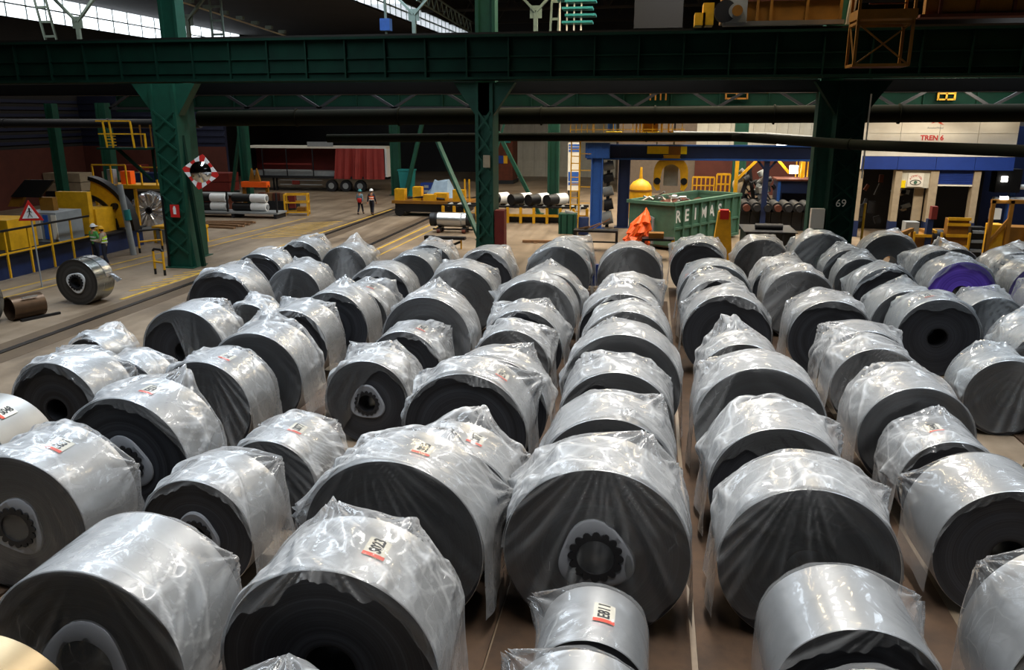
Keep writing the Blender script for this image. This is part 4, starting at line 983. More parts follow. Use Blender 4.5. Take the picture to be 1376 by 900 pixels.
# convex mirror with a red and white eight sided frame
t = thing('convex_mirror', 'round convex mirror in a red and white checked frame on the left column', 'mirror', (-19.08, 32.00, 4.26), 0.25)
fr = [];
def oct_pt(k, r): a = math.radians(k); return (r * math.cos(a), r * math.sin(a))
out_r = lambda a: min(0.56 / max(abs(math.cos(math.radians(a - 33.75))), abs(math.sin(math.radians(a - 33.75)))), 0.76)
for k in range(16):
    a0, a1 = k * 22.5, (k + 1) * 22.5
    q = [oct_pt(a0, 0.46), oct_pt(a0, out_r(a0)), oct_pt((a0 + a1) / 2, out_r((a0 + a1) / 2)), oct_pt(a1, out_r(a1)), oct_pt(a1, 0.46)]
    MB().prism(q, -0.04, 0.0).build('frame_segment', 'red' if k % 2 else 'white_clean', t)
bm_ = MB(); v = []; f = []
for j in range(7):
    r = 0.47 * j / 6
    for k in range(32):
        a = 2 * math.pi * k / 32; v.append((r * math.cos(a), -0.16 + 0.14 * (j / 6) ** 2, r * math.sin(a)))
for j in range(6):
    for k in range(32):
        k2 = (k + 1) % 32; f.append((j * 32 + k, j * 32 + k2, (j + 1) * 32 + k2, (j + 1) * 32 + k))
M['mirror'] = paint('mirror_dome', (0.75, 0.76, 0.74), 0.06, metal=1.0, wear=0.1, bump=0.0)
bm_.add(v, f).build('mirror_dome', 'mirror', t, True)
MB().bar((0, 0.02, 0), (-0.75, 0.55, 0.1), 0.06).build('mirror_arm', 'dark', t)

def railing(name, lab, a, b, h=1.05, n=5, m='yellow', top='black', r=0.03, cat='railing'):
    t = thing(name, lab, cat, a)
    d = Vector(b) - Vector(a)
    for k in range(n):
        p = d * (k / (n - 1)); MB().bar(p, p + Vector((0, 0, h)), r * 2).build('post', m, t)
    MB().bar((0, 0, h), d + Vector((0, 0, h)), r * 2.4).build('top_rail', top, t)
    MB().bar((0, 0, h * 0.52), d + Vector((0, 0, h * 0.52)), r * 1.8).build('mid_rail', m, t)
    return t
# machine line behind the railing (runs away along the hall)
mx = -26.0
t = thing('coil_packing_machine', 'yellow and black coil line with a curved belt arm behind the left railing', 'machine', (mx, 30, 0))
MB().span(-5.5, -0.35, -5, 8.0, 0, 0.95).build('plinth', 'blue_dark', t)
MB().span(-5.5, -0.1, -5, 8.0, 0.95, 1.02).build('deck_plate', 'dark', t)
ya = MB().span(-2.9, -0.9, -0.3, 1.3, 1.02, 2.3).build('end_cabinet', 'yellow', t)
MB().cyl((-2.0, -0.31, 1.75), (-2.0, -0.2, 1.75), 0.28, 20).build('end_cover', 'black', ya)
gb = MB().span(-2.3, -0.5, 2.1, 3.8, 1.02, 2.35).build('grey_cabinet', 'grey', t)
for k in range(4): MB().span(-2.0 + k * 0.42, -1.75 + k * 0.42, 2.07, 2.1, 1.15, 2.25).build('cabinet_strip', 'blue' if k == 2 else 'white', gb)
MB().span(-2.4, -0.7, 4.6, 4.9, 1.02, 3.05).build('yellow_shield', 'yellow', t)
MB().span(-1.6, -0.6, 4.9, 6.5, 1.02, 2.2).build('motor_housing', 'yellow', t)
hood = MB().prism([(-3.3, 2.95), (-2.4, 3.75), (-0.9, 3.75), (-1.75, 2.95)], 2.8, 2.9).build('hood_lid', 'black', t)
MB().prism([(-3.6, 2.5), (-3.3, 2.95), (-2.4, 3.75), (-2.45, 3.3), (-3.0, 2.5)], 2.9, 3.1).build('hood_side', 'ochre', t)
MB().span(-1.9, -1.2, 2.9, 3.2, 2.3, 2.95).build('hood_leg', 'ochre', t)
# curved arm: outer belt, yellow panel
def arc_pts(cx, cz, r, a0, a1, n): return [(cx + r * math.cos(math.radians(a0 + (a1 - a0) * k / n)), cz + r * math.sin(math.radians(a0 + (a1 - a0) * k / n))) for k in range(n + 1)]
outer = arc_pts(-2.3, 1.0, 2.55, 4, 78, 14); inner = arc_pts(-2.3, 1.0, 1.75, 4, 78, 14)
MB().prism(outer + inner[::-1], 6.4, 6.7).build('curved_arm', 'yellow', t)
o2 = arc_pts(-2.3, 1.0, 2.70, 0, 80, 14); i2 = arc_pts(-2.3, 1.0, 2.50, 0, 80, 14)
MB().prism(o2 + i2[::-1], 6.3, 6.8).build('belt_guard', 'black', t)
o3 = arc_pts(-2.3, 1.0, 1.80, 0, 80, 14); i3 = arc_pts(-2.3, 1.0, 1.62, 0, 80, 14)
MB().prism(o3 + i3[::-1], 6.3, 6.8).build('belt_guard', 'black', t)
MB().cyl((-0.55, 6.2, 2.2), (-0.55, 6.4, 2.2), 0.16, 14).build('pulley', 'black', t)
railing('safety_railing', 'yellow railing with black top rail before the left coil line', (mx, 24.6, 0.1), (mx, 33.6, 0.1), 1.95, 8, 'yellow', 'black', 0.035)
t = thing('warning_sign', 'red bordered triangle sign with a walking figure by the left railing', 'sign', (-23.80, 27.50, 3.00), 0.35)
MB().prism([(-0.46, -0.36), (0.46, -0.36), (0.0, 0.44)], -0.02, 0.0).build('sign_border', 'red', t)
MB().prism([(-0.30, -0.27), (0.30, -0.27), (0.0, 0.25)], -0.035, -0.02).build('sign_field', 'white_clean', t)
_w = MB().cyl((0, -0.045, 0.10), (0, -0.035, 0.10), 0.035, 10)
for a, b in (((0, 0.07), (-0.01, -0.08)), ((-0.01, -0.08), (-0.09, -0.23)), ((-0.01, -0.08), (0.08, -0.22)), ((0, 0.05), (-0.09, -0.03)), ((0, 0.05), (0.08, -0.04))):
    _w.bar((a[0], -0.042, a[1]), (b[0], -0.042, b[1]), 0.035, 0.012)
_w.build('walking_figure', 'ink', t)
MB().cyl((0, 0.02, -3.0), (0, 0.02, 0.3), 0.03, 8).build('sign_post', 'grey', t)
t = thing('inclined_column', 'thick yellow painted post far behind the left machine', 'post', (-51.56, 64.10, 0.0))
MB().bar((-0.9, 0, 5.1), (-0.4, 0, 2.4), 0.75, 0.5).bar((-0.4, 0, 2.6), (0.1, 0, 0.2), 0.75, 0.5).build('post_body', 'yellow_bright', t)
MB().bar((-0.9, 0, 4.9), (4.6, 0, 4.9), 0.6, 0.4).build('arm', 'yellow_bright', t); MB().box((0.2, 0, 0.3), (1.6, 0.8, 0.6)).build('foot', 'yellow_bright', t)
# second frame behind the men: platform, wrapped coil
bx, by = -29.5, 40.4
t = thing('raised_platform', 'yellow raised platform with handrails behind the two men in green', 'platform', (bx, by, 0))
MB().span(-0.8, 4.0, -0.6, 0.8, 2.75, 2.95).build('deck', 'yellow', t)
for x in (-0.7, 1.7, 3.9): MB().bar((x, -0.5, 0), (x, -0.5, 2.8), 0.14).build('leg', 'yellow', t)
for x in (-0.7, 0.4, 1.3, 2.2, 3.1, 3.9): MB().bar((x, -0.55, 2.95), (x, -0.55, 4.0), 0.07).build('rail_post', 'yellow', t)
MB().bar((-0.7, -0.55, 4.0), (1.3, -0.55, 4.0), 0.07).bar((2.2, -0.55, 3.9), (3.9, -0.55, 3.9), 0.07).build('hand_rail', 'yellow', t)
MB().bar((-0.6, -0.5, 1.6), (0.6, -0.5, 2.75), 0.12).build('brace', 'yellow', t)
MB().box((0.2, -0.2, 3.35), (0.35, 0.35, 0.8)).build('canister', 'grey', t); MB().box((1.0, 0, 3.3), (0.6, 0.4, 0.7)).build('motor', 'orange', t)
t = thing('grey_post', 'worn grey white post standing behind the two men', 'post', (-24.9, 35.0, 0))
MB().cyl((0, 0, 0), (-0.28, 0, 3.4), 0.14, 12).build('post_tube', 'grey', t, True); MB().cyl((-0.05, 0, 1.7), (-0.09, 0, 2.2), 0.16, 12).build('green_mark', 'teal', t)
t = thing('foil_wrapped_coil', 'coil wrapped in crinkled silver foil and film on a stand, left', 'coil', (-29.1, 42.8, 0), 0.45)
b = 0.95
v = []; f = []; nn = 40; rg = random.Random(4)
for j, (r, y) in enumerate(((0.2, 0.0), (0.55, -0.05), (0.92, 0.02), (1.0, 0.15), (1.0, 0.5), (0.98, 1.1), (1.0, 1.7), (0.9, 1.8))):
    for k in range(nn):
        a = 2 * math.pi * k / nn; q = r * (1 + rg.uniform(-0.05, 0.05)); v.append((q * math.cos(a), y + rg.uniform(-0.04, 0.04), b + 0.25 + q * math.sin(a)))
for j in range(7):
    for k in range(nn): k2 = (k + 1) % nn; f.append((j * nn + k, j * nn + k2, (j + 1) * nn + k2, (j + 1) * nn + k))
MB().add(v, f).build('foil_wrap', 'foil', t)
MB().span(-1.1, 1.1, 0.0, 1.8, 0.0, 0.25).build('stand', 'grey', t); MB().ring((0, 0.1, b + 0.25), 0.2, 0.14, -0.15, 1.6, 20).build('core_tube', 'black', t)
t = thing('yellow_loading_table', 'low yellow framed table under the foil wrapped coil', 'table', (-26.2, 38.6, 0))
MB().span(0, 2.6, 0, 1.2, 0.75, 0.9).build('table_top', 'yellow', t)
for x in (0.1, 2.5):
    for y in (0.1, 1.1): MB().bar((x, y, 0), (x, y, 0.75), 0.12).build('leg', 'yellow', t)
MB().span(0.2, 2.4, 0.05, 0.12, 0.05, 0.7).build('front_panel', 'grey', t)
# stacks far left in front of the brick wall
def pallet_stack(lab, p, cols, w=2.2, d=1.4, hs=(0.7, 0.7, 0.6)):
    t = thing('material_stack', lab, 'stack', p)
    z = 0.12
    MB().span(-w / 2, w / 2, -d / 2, d / 2, 0, 0.12).build('pallet', 'timber', t)
    for h, c in zip(hs, cols):
        MB().span(-w / 2 + 0.05, w / 2 - 0.05, -d / 2 + 0.05, d / 2 - 0.05, z, z + h - 0.05).build('bundle', c, t); z += h
for k, (px, lab, cols) in enumerate(((12, 'far stack of pale and dark bundles at the left edge', ('dark', 'cream', 'cream')), (60, 'far stack with red bundle behind the black hood', ('dark', 'rust', 'cream', 'red_dark')),
                                     (140, 'far stack of brown grey bundles behind the green post', ('dark', 'clad_grey', 'blue_dark')), (185, 'far stack with red bundles under the brick wall, left', ('dark', 'red_dark', 'red_dark')))):
    p = {12: (-44.2, 55.5, 0), 60: (-40.9, 57.8, 0), 140: (-37.2, 56.6, 0), 185: (-33.2, 57.6, 0)}[px]
    pallet_stack(lab, p, cols, 3.2, 1.6, (0.9, 0.7, 0.7, 0.5))
# yellow railed platform on the left column
t = thing('column_platform', 'small yellow railed platform high on the big left column', 'platform', (-22.59, 32.40, 5.25))
MB().span(-1.25, 1.15, -0.5, 0.5, -0.08, 0.0).build('deck', 'green_dark', t)
for x in (-0.75, -0.45, 0.55, 1.1): MB().bar((x, -0.45, 0), (x - 0.07 if x < 1 else x, -0.45, 1.12 if x < 1 else 0.6), 0.06).build('rail_post', 'yellow', t)
MB().bar((-1.15, -0.45, 1.12), (0.45, -0.45, 1.12), 0.06).bar((-1.1, -0.45, 0.58), (1.1, -0.45, 0.58), 0.05).build('hand_rail', 'yellow', t)
for k in range(4): MB().bar((-0.75, -0.45, 0.1 + 0.13 * k), (-0.3, -0.45, 0.1 + 0.13 * k), 0.03).build('rung', 'yellow', t)
for x in (-0.1, 0.3, 0.8): MB().bar((x, 0.45, 0), (x, 0.45, 0.95), 0.05).build('rail_post', 'ochre', t)
MB().bar((0.9, 0, -1.4), (-0.6, 0, -0.05), 0.12).bar((0.9, 0.3, -1.4), (0.9, 0.3, 0), 0.1).build('bracket', 'green_dark', t)

# rack of wrapped rolls, timbers, yellow cart
t = thing('roll_rack', 'low grey steel rack carrying the white wrapped rolls', 'rack', (-27.4, 50.0, 0))
MB().span(-3.2, 3.2, -0.7, 0.7, 0.30, 0.42).build('rack_bed', 'grey', t)
for x in (-3, 0, 3): MB().span(x - 0.1, x + 0.1, -0.7, 0.7, 0, 0.30).build('rack_foot', 'dark', t)
for x in (-3.15, -0.35, 3.15): MB().bar((x, -0.64, 0.42), (x, -0.64, 1.7), 0.10).build('stake', 'dark', t)
def roll(lab, p, L=2.1, r=0.28, rz=0.0, grp='white wrapped rolls on the rack', frac=0.45):
    t = thing('wrapped_roll', lab, 'roll', p, rz, grp)
    MB().cyl((-L / 2, 0, r), (L / 2 - L * frac, 0, r), r * 0.97, 20).build('black_sleeve', 'black', t, True)
    MB().cyl((L / 2 - L * frac, 0, r), (L / 2, 0, r), r, 20).build('white_wrap', 'white_clean', t, True)
    MB().cyl((L / 2, 0, r), (L / 2 + 0.08, 0, r), r * 0.6, 16).build('end_neck', 'grey', t, True)
    return t
rk = ((-1.9, 0.42, 'lower'), (-1.9, 1.0, 'upper'), (1.0, 0.42, 'lower'), (1.0, 1.0, 'upper'))
for k, (x, z, w_) in enumerate(rk):
    roll('white wrapped roll, %s one at the %s end of the rack' % (w_, 'left' if x < 0 else 'right'), (-27.4 + x, 49.9, z + 0.005), 2.4)
t = thing('timber_pile', 'flat pile of rough timber boards on the floor left of the rolls', 'timber', (-26.13, 45.74, 0.0))
for k in range(7): MB().box((0.15 * (k % 3) - 0.2, (k - 3) * 0.35, 0.06 + 0.10 * (k % 2)), (3.4 - 0.2 * (k % 3), 0.22, 0.10), (0, 0, 0.05 * (k - 3))).build('board', 'timber', t)
t = thing('rust_crate', 'low rusty brown crate left of the white rolls', 'crate', (-30.07, 51.82, 0.0))
MB().span(-1.2, 1.2, -0.6, 0.6, 0.2, 1.3).build('crate_body', 'rust', t); MB().span(-1.7, 1.7, -0.7, 0.7, 1.3, 1.38).build('lid_board', 'grey', t); MB().span(-1.2, 1.2, -0.6, 0.6, 0, 0.2).build('skid', 'dark', t)
t = thing('yellow_cart', 'yellow open framed cart at the right end of the roll rack', 'cart', (-23.85, 51.58, 0.0), 0.3)
for x in (-0.75, 0.75):
    for y in (-0.5, 0.5): MB().bar((x, y, 0), (x, y, 1.45), 0.10).build('upright', 'yellow', t)
for z in (0.25, 0.9, 1.42):
    MB().bar((-0.75, -0.5, z), (0.75, -0.5, z), 0.08).bar((-0.75, 0.5, z), (0.75, 0.5, z), 0.08).bar((-0.75, -0.5, z), (-0.75, 0.5, z), 0.08).bar((0.75, -0.5, z), (0.75, 0.5, z), 0.08).build('cross_rail', 'yellow', t)
MB().box((-0.3, 0, 0.95), (0.4, 0.5, 0.9)).build('red_canister', 'red_dark', t); MB().box((0.3, 0, 0.4), (0.6, 0.7, 0.3)).build('load_box', 'ochre', t)
t = thing('orange_lifting_beam', 'orange lifting clamp resting behind the white rolls', 'clamp', (-28.51, 54.91, 0.0))
MB().box((0, 0, 1.75), (2.0, 0.5, 0.4)).build('clamp_beam', 'orange', t); MB().prism([(-0.45, 1.9), (-0.2, 2.9), (0.0, 2.0), (0.2, 2.9), (0.45, 1.9)], -0.1, 0.1).build('hook_plate', 'ochre', t)
for x in (-0.9, 0.9): MB().bar((x, 0, 0), (x, 0, 1.7), 0.2).build('claw', 'ochre', t)
t = thing('crate_row', 'row of small wooden crates behind the yellow cart', 'crate', (-26.46, 54.30, 0.0))
for k in range(5): MB().box((-1.2 + k * 0.55, 0, 0.95), (0.48, 0.5, 0.55)).build('crate', 'timber' if k % 2 else 'rust', t)
MB().span(-1.6, 1.4, -0.4, 0.4, 0, 0.67).build('bench', 'dark', t)

# truck trailer with its red side curtain drawn back
t = thing('truck_trailer', 'long curtain sided trailer with red curtain drawn back to its right end', 'trailer', (-36.6, 68.5, 0))
L_ = 13.6
MB().span(0, L_, 0, 2.5, 1.15, 1.35).build('load_floor', 'dark', t)
MB().span(0, L_, 0, 2.5, 3.78, 3.95).build('roof', 'white', t)
MB().span(0, 0.1, 0, 2.5, 1.35, 3.78).build('front_wall', 'dark', t)
MB().span(L_ - 0.18, L_, 0, 2.5, 1.2, 3.78).build('rear_frame', 'white_clean', t)
MB().span(0.1, L_ - 0.2, 2.42, 2.5, 1.35, 3.78).build('far_curtain', 'red_dark', t)
for x in (0.06, 1.9, 4.2, 6.7): MB().bar((x, 0.05, 1.35), (x, 0.05, 3.78), 0.09).build('side_post', 'dark', t)
for z in (1.85, 2.4):
    for x in (1.95, 4.25): MB().bar((x, 0.05, z), (x + 2.3, 0.05, z), 0.04, 0.13).build('side_board', 'grey' if z < 2 else 'red_dark', t)
MB().span(0.2, 8.6, 0.4, 2.0, 1.35, 1.75).build('steel_load', 'grey', t)
xs = np.linspace(9.0, L_ - 0.2, 90)
v = []; f = []
for i, x in enumerate(xs):
    u = (x - 9.0) / (L_ - 9.2); dd = (0.20 * math.sin(u * 38 + 2 * math.sin(u * 7)) + 0.07 * math.sin(u * 83)) * (0.15 + math.exp(-((u - 0.45) / 0.3) ** 2))
    for z, k in ((3.8, 0.35), (2.9, 0.8), (2.1, 1.0), (1.15, 1.15)): v.append((x - (0.28 * (3.8 - z) / 2.6) * (1 - u), -0.05 - 0.14 + dd * k, z))
for i in range(len(xs) - 1):
    for j in range(3): f.append((i * 4 + j, i * 4 + j + 1, (i + 1) * 4 + j + 1, (i + 1) * 4 + j))
MB().add(v, f).build('side_curtain', 'curtain', t, True)
for k in range(3):
    w = MB().cyl((8.3 + k * 1.35, 0.05, 0.52), (8.3 + k * 1.35, 0.45, 0.52), 0.52, 24).build('wheel', 'rubber', t, True)
    MB().cyl((8.3 + k * 1.35, 0.03, 0.52), (8.3 + k * 1.35, 0.06, 0.52), 0.27, 16).build('wheel_hub', 'grey', w, True)
MB().span(3.4, 7.4, 0.1, 0.16, 0.55, 0.62).span(3.4, 7.4, 0.1, 0.16, 0.95, 1.0).build('side_guard', 'grey', t)
MB().span(4.6, 5.3, 0.0, 0.1, 0.6, 0.95).build('toolbox', 'red_dark', t)
for x in (2.6, 2.9): MB().span(x, x + 0.12, 0.3, 0.45, 0, 1.15).build('landing_leg', 'dark', t)
MB().span(6.3, 8.7, -0.02, 0.02, 3.95, 4.35).build('roof_plate', 'grey', t)['label'] = 'small pale plate on the trailer roof edge'

# ---------------------------------------------------------------- middle distance
t = thing('teal_bin', 'tall teal bin behind the yellow transfer car', 'bin', (-20.43, 66.02, 0.0))
MB().add([(-0.45, -0.4, 0), (0.45, -0.4, 0), (0.45, 0.4, 0), (-0.45, 0.4, 0), (-0.62, -0.5, 2.1), (0.62, -0.5, 2.1), (0.62, 0.5, 2.1), (-0.62, 0.5, 2.1)], [(0,3,2,1),(4,5,6,7),(0,1,5,4),(1,2,6,5),(2,3,7,6),(3,0,4,7)]).build('bin_body', 'teal', t)
MB().span(-0.68, 0.68, -0.55, 0.55, 2.1, 2.22).build('bin_rim', 'teal', t)
t = thing('blue_crate', 'small dark blue crate with white marks behind the transfer car', 'crate', (-18.80, 66.30, 0.0))
MB().span(-0.45, 0.45, -0.4, 0.4, 0, 1.1).build('crate_body', 'blue_deep', t)
for z in (0.3, 0.7): MB().span(-0.12, 0.25, -0.43, -0.4, z, z + 0.22).build('white_mark', 'grey', t)
t = thing('covered_pile', 'heap under a pale blue sheet behind the transfer car', 'heap', (-16.76, 63.50, 0.0))
v = []; f = []; rg = random.Random(8)
for j in range(7):
    for i in range(11):
        x = -1.4 + i * 0.28; y = -0.8 + j * 0.27
        e = min(i, 10 - i, 3) / 3 * min(j, 6 - j, 2) / 2
        v.append((x, y, max(0.0, e * 1.5 + rg.uniform(-0.12, 0.12) * (e > 0))))
for j in range(6):
    for i in range(10): f.append((j * 11 + i, j * 11 + i + 1, (j + 1) * 11 + i + 1, (j + 1) * 11 + i))
M['sheet'] = paint('pale_blue_sheet', rgb('8aa0b4'), 0.6, wear=0.3)
MB().add(v, f).build('cover_sheet', 'sheet', t)
t = thing('transfer_car', 'low black transfer car with yellow gear on the floor rails', 'cart', (-17.3, 52.2, 0))
MB().span(0, 5.4, 0, 2.2, 0.85, 1.05).build('car_deck', 'ochre', t)
MB().span(0.2, 5.2, 0.1, 2.1, 0.30, 0.85).build('car_frame', 'black', t)
for x in (0.5, 4.6):
    for y in (0.05, 1.95): MB().cyl((x, y, 0.33), (x, y + 0.2, 0.33), 0.33, 16).build('wheel', 'black', t, True)
for k, (x, y, w, h) in enumerate(((0.5, 0.5, 0.7, 0.75), (1.7, 0.6, 0.6, 0.9), (2.6, 0.5, 0.9, 0.4), (3.3, 0.7, 0.9, 0.5), (4.6, 0.5, 0.8, 0.75))):
    MB().box((x, y, 1.05 + h / 2), (w, 0.6, h)).build('clamp_block', 'yellow', t)
MB().tube([(1.0, 0.4, 1.2), (2.2, 0.3, 1.3), (3.6, 0.4, 1.15)], 0.07, 8).build('hose', 'dark', t)
for x in (5.0, 5.3): MB().bar((x, 0.4, 1.05), (x, 0.4, 2.5), 0.08).build('guide_post', 'yellow', t)
t = thing('roll_stand', 'low wheeled stand under the silver roll', 'stand', (-11.35, 45.3, 0))
for x in (-0.75, 0.75):
    MB().span(x - 0.12, x + 0.12, -0.45, 0.45, 0.1, 0.32).build('saddle', 'dark', t)
    for y in (-0.4, 0.4): MB().cyl((x - 0.1, y, 0.12), (x + 0.1, y, 0.12), 0.12, 14).build('caster', 'rust', t)
MB().span(-1.2, 1.2, -0.06, 0.06, 0.14, 0.22).build('tie_bar', 'dark', t)
t = thing('silver_roll', 'big silver mill roll with black ends on a stand, middle', 'roll', (-11.35, 45.3, 0.32))
MB().cyl((-0.85, 0, 0.42), (0.85, 0, 0.42), 0.42, 32).build('roll_barrel', 'roll_steel', t, True)
for s in (-1, 1):
    MB().cyl((s * 0.85, 0, 0.42), (s * 1.0, 0, 0.42), 0.36, 24).build('roll_shoulder', 'dark', t, True)
    MB().cyl((s * 1.0, 0, 0.42), (s * 1.3, 0, 0.42), 0.40, 20).build('bearing_chock', 'black', t, True)
MB().cyl((0.55, 0, 0.42), (0.62, 0, 0.42), 0.435, 32).build('barrel_band', 'grey', t, True)
t = thing('black_bench', 'black topped bench on thin yellow legs before the silver roll', 'bench', (-10.09, 39.49, 0.0))
MB().box((0, 0, 0.55), (1.7, 0.35, 0.14)).build('bench_top', 'black', t); MB().box((-1.1, 0.2, 0.52), (0.5, 0.3, 0.2)).build('side_roller', 'black', t)
for x in (0.1, 0.62): MB().bar((x, 0, 0), (x, 0, 0.5), 0.07).build('leg', 'yellow', t)
MB().bar((-0.8, 0, 0), (-0.6, 0, 0.5), 0.06).build('leg', 'black', t)
MB().bar((0.05, -0.2, 0.15), (0.55, 0.1, 0.35), 0.1).build('foot_bar', 'black', t)
def roller_table(lab, x0, x1, y, n):
    t = thing('roller_table', lab, 'conveyor', (x0, y, 0)); L = x1 - x0
    MB().span(0, L, -0.15, 0.0, 0.95, 1.08).span(0, L, 1.0, 1.15, 0.95, 1.08).build('side_beam', 'dark', t)
    MB().span(0, L, -0.25, -0.15, 0.42, 0.58).build('yellow_rail', 'yellow', t)
    for k in range(n):
        x = L * k / (n - 1); MB().span(x - 0.08, x + 0.08, -0.3, -0.1, 0, 0.98).build('post', 'yellow', t)
    me = MB().cyl((0, 0, 1.0), (0, 1.0, 1.0), 0.1, 10).mesh('table_roller', M['grey'])
    for k in range(int(L / 0.6)): meshobj('table_roller', me, t, (0.3 + k * 0.6, 0, 0))
    MB().span(0, L, 0.2, 0.9, 0.05, 0.4).build('drip_tray', 'black', t)
    return t
roller_table('yellow and black roller table carrying four dark rolls', -10.6, -3.9, 50.2, 9)
roller_table('short yellow roller table left of the middle column', -13.2, -11.0, 50.4, 4)
for k, px in enumerate(((-9.53, 50.60, 1.69), (-8.03, 50.60, 1.67), (-6.93, 50.60, 1.78), (-5.75, 50.60, 1.80))):
    t = roll('dark roll with white top on the roller table, %s from the left' % ('first', 'second', 'third', 'fourth')[k], (px[0] - 0.2, 50.7, 1.1), 1.7, 0.36, 0.95, 'rolls on the roller table', 0.5)
t = thing('red_cabin', 'brown red windowless cabin with notice boards left of the far column', 'cabin', (-16.6, 79.5, 0))
MB().span(0, 2.9, 0, 3, 0.35, 4.6).build('cabin_wall', 'rust', t); MB().span(-0.1, 3.0, -0.1, 3.1, 0, 0.35).build('cabin_base', 'dark', t)
nb = MB().span(1.0, 2.0, -0.05, 0, 2.0, 2.75).build('notice_board', 'blue_deep', t); MB().span(2.0, 2.4, -0.05, 0, 2.0, 2.75).build('notice_board', 'yellow', t)
MB().span(2.0, 2.7, -0.05, 0, 4.0, 4.5).build('exit_plate', 'teal', t)
t = thing('green_bin', 'dark green scrap bin at the end of the roller table', 'bin', (-4.69, 46.15, 0.0))
MB().span(-0.5, 0.5, -0.45, 0.45, 0, 1.15).build('bin_body', 'green', t)
for x in (-0.35, 0.0, 0.35): MB().span(x - 0.03, x + 0.03, -0.5, -0.45, 0, 1.1).build('bin_rib', 'green_dark', t)
MB().box((0.1, 0, 1.2), (0.5, 0.4, 0.12), (0.1, 0.2, 0.3)).build('scrap', 'grey', t)
t = thing('blue_drum', 'dark blue drum between the green bin and the yellow ladder', 'drum', (-3.74, 45.70, 0.0))
MB().lathe([(0.28, 0), (0.30, 0.05), (0.30, 0.95), (0.28, 1.0)], (0, 0, 0), 20).build('drum_body', 'blue_dark', t, True)
for z in (0.3, 0.65): MB().ring((0, 0, 0), 0.315, 0.30, 0, 0.03, 20).add([], []).build('drum_band', 'blue_dark', t).rotation_euler = (math.pi / 2, 0, 0)
t = thing('white_notice', 'white paper notice hanging on the roller table rail', 'notice', (-4.43, 49.80, 0.98))
MB().box((0, 0, 0), (0.30, 0.02, 0.42), (0, 0.15, 0)).build('paper_sheet', 'white_clean', t); MB().bar((0, 0.1, -0.9), (0, 0.1, 0.2), 0.05).build('holder', 'yellow', t)
t = thing('timber_board', 'single light timber board on the floor behind the coils', 'timber', (-5.92, 42.23, 0.0), 0.1)
MB().box((0, 0, 0.08), (1.6, 0.25, 0.12)).build('board', 'timber', t); MB().box((-0.1, 0.02, 0.02), (0.2, 0.6, 0.04)).build('cleat', 'timber', t)
t = thing('yellow_pendant', 'small yellow pendant control hanging left of the middle column', 'pendant', (-10.02, 47.00, 2.55))
MB().box((0, 0, 0), (0.3, 0.2, 0.9)).build('pendant_body', 'yellow_bright', t); MB().cyl((0, 0, 0.45), (0, 0, 4.45), 0.025, 6).build('cable', 'black', t)


# ---------------------------------------------------------------- blue gantry, skip, tarpaulin
t = thing('gantry_crane', 'blue gantry crane with two posts, yellow ladder and yellow walkway', 'crane', (-3.2, 48.0, 0))
for x, y, m_ in ((0.0, 0.0, 'blue'), (1.55, 1.2, 'blue_dark')):
    MB().span(x - 0.34, x - 0.28, y - 0.3, y + 0.3, 0, 4.6).span(x + 0.28, x + 0.34, y - 0.3, y + 0.3, 0, 4.6).span(x - 0.28, x + 0.28, y - 0.08, y - 0.02, 0, 4.6).build('post', m_, t)
    MB().span(x - 0.5, x + 0.5, y - 0.45, y + 0.45, 0, 0.05).build('base_plate', m_, t)
MB().span(-0.7, 0.7, -0.35, 0.3, 4.2, 5.05).build('post_head', 'blue', t)
for x in (-0.6, -0.2, 0.2, 0.6): MB().span(x - 0.03, x + 0.03, -0.42, -0.35, 4.2, 5.05).build('head_rib', 'blue', t)
MB().span(-0.7, 13.0, 1.0, 1.6, 4.1, 4.9).build('main_beam', 'blue_dark', t)
MB().span(-0.7, 13.0, 0.85, 1.0, 4.05, 4.15).span(-0.7, 13.0, 0.85, 1.0, 4.85, 4.95).build('beam_flange', 'blue', t)
MB().span(9.6, 9.9, 1.0, 1.3, 0, 4.1).build('far_post', 'blue_dark', t)
MB().bar((9.2, 1.1, 4.1), (9.7, 1.1, 3.5), 0.12).bar((10.3, 1.1, 4.1), (9.8, 1.1, 3.5), 0.12).build('knee', 'blue_dark', t)
MB().span(-1.6, 5.0, -0.8, 0.9, 5.15, 5.25).build('walkway_deck', 'ochre', t)
for k in range(15):
    x = -1.55 + k * 0.32 if k < 5 else -0.2 + (k - 5) * 0.55
    MB().bar((x, -0.75, 5.25), (x, -0.75, 6.3 if k < 5 else 6.45), 0.045).build('rail_post', 'yellow', t)
MB().bar((-1.6, -0.75, 6.3), (-0.3, -0.75, 6.32), 0.06).bar((-0.8, -0.75, 6.45), (4.9, -0.75, 6.45), 0.06).bar((-1.6, -0.75, 5.8), (4.9, -0.75, 5.85), 0.04).build('hand_rail', 'yellow', t)
for x, w, h, m_ in ((0.9, 0.9, 0.45, 'yellow_bright'), (1.6, 0.7, 0.3, 'yellow_bright'), (2.95, 0.9, 1.4, 'ochre'), (2.95, 1.1, 0.45, 'yellow_bright'), (4.5, 0.9, 0.5, 'ochre')):
    MB().box((x, 0.05 if h < 1 else 0.3, 5.25 + h / 2), (w, 0.7, h)).build('hoist_box', m_, t)
MB().cyl((0.75, 0, 5.75), (0.75, 0, 6.6), 0.22, 14).build('motor', 'blue', t)
for x in (2.2, 2.4, 3.6, 4.0): MB().bar((x, -0.4, 5.25), (x, -0.4, 6.7), 0.09).build('mast', 'yellow', t)
ld = MB().bar((-1.5, -0.5, 0.6), (-1.5, -0.5, 5.2), 0.07).bar((-1.0, -0.5, 0), (-1.0, -0.5, 5.2), 0.10).build('ladder', 'yellow', t)
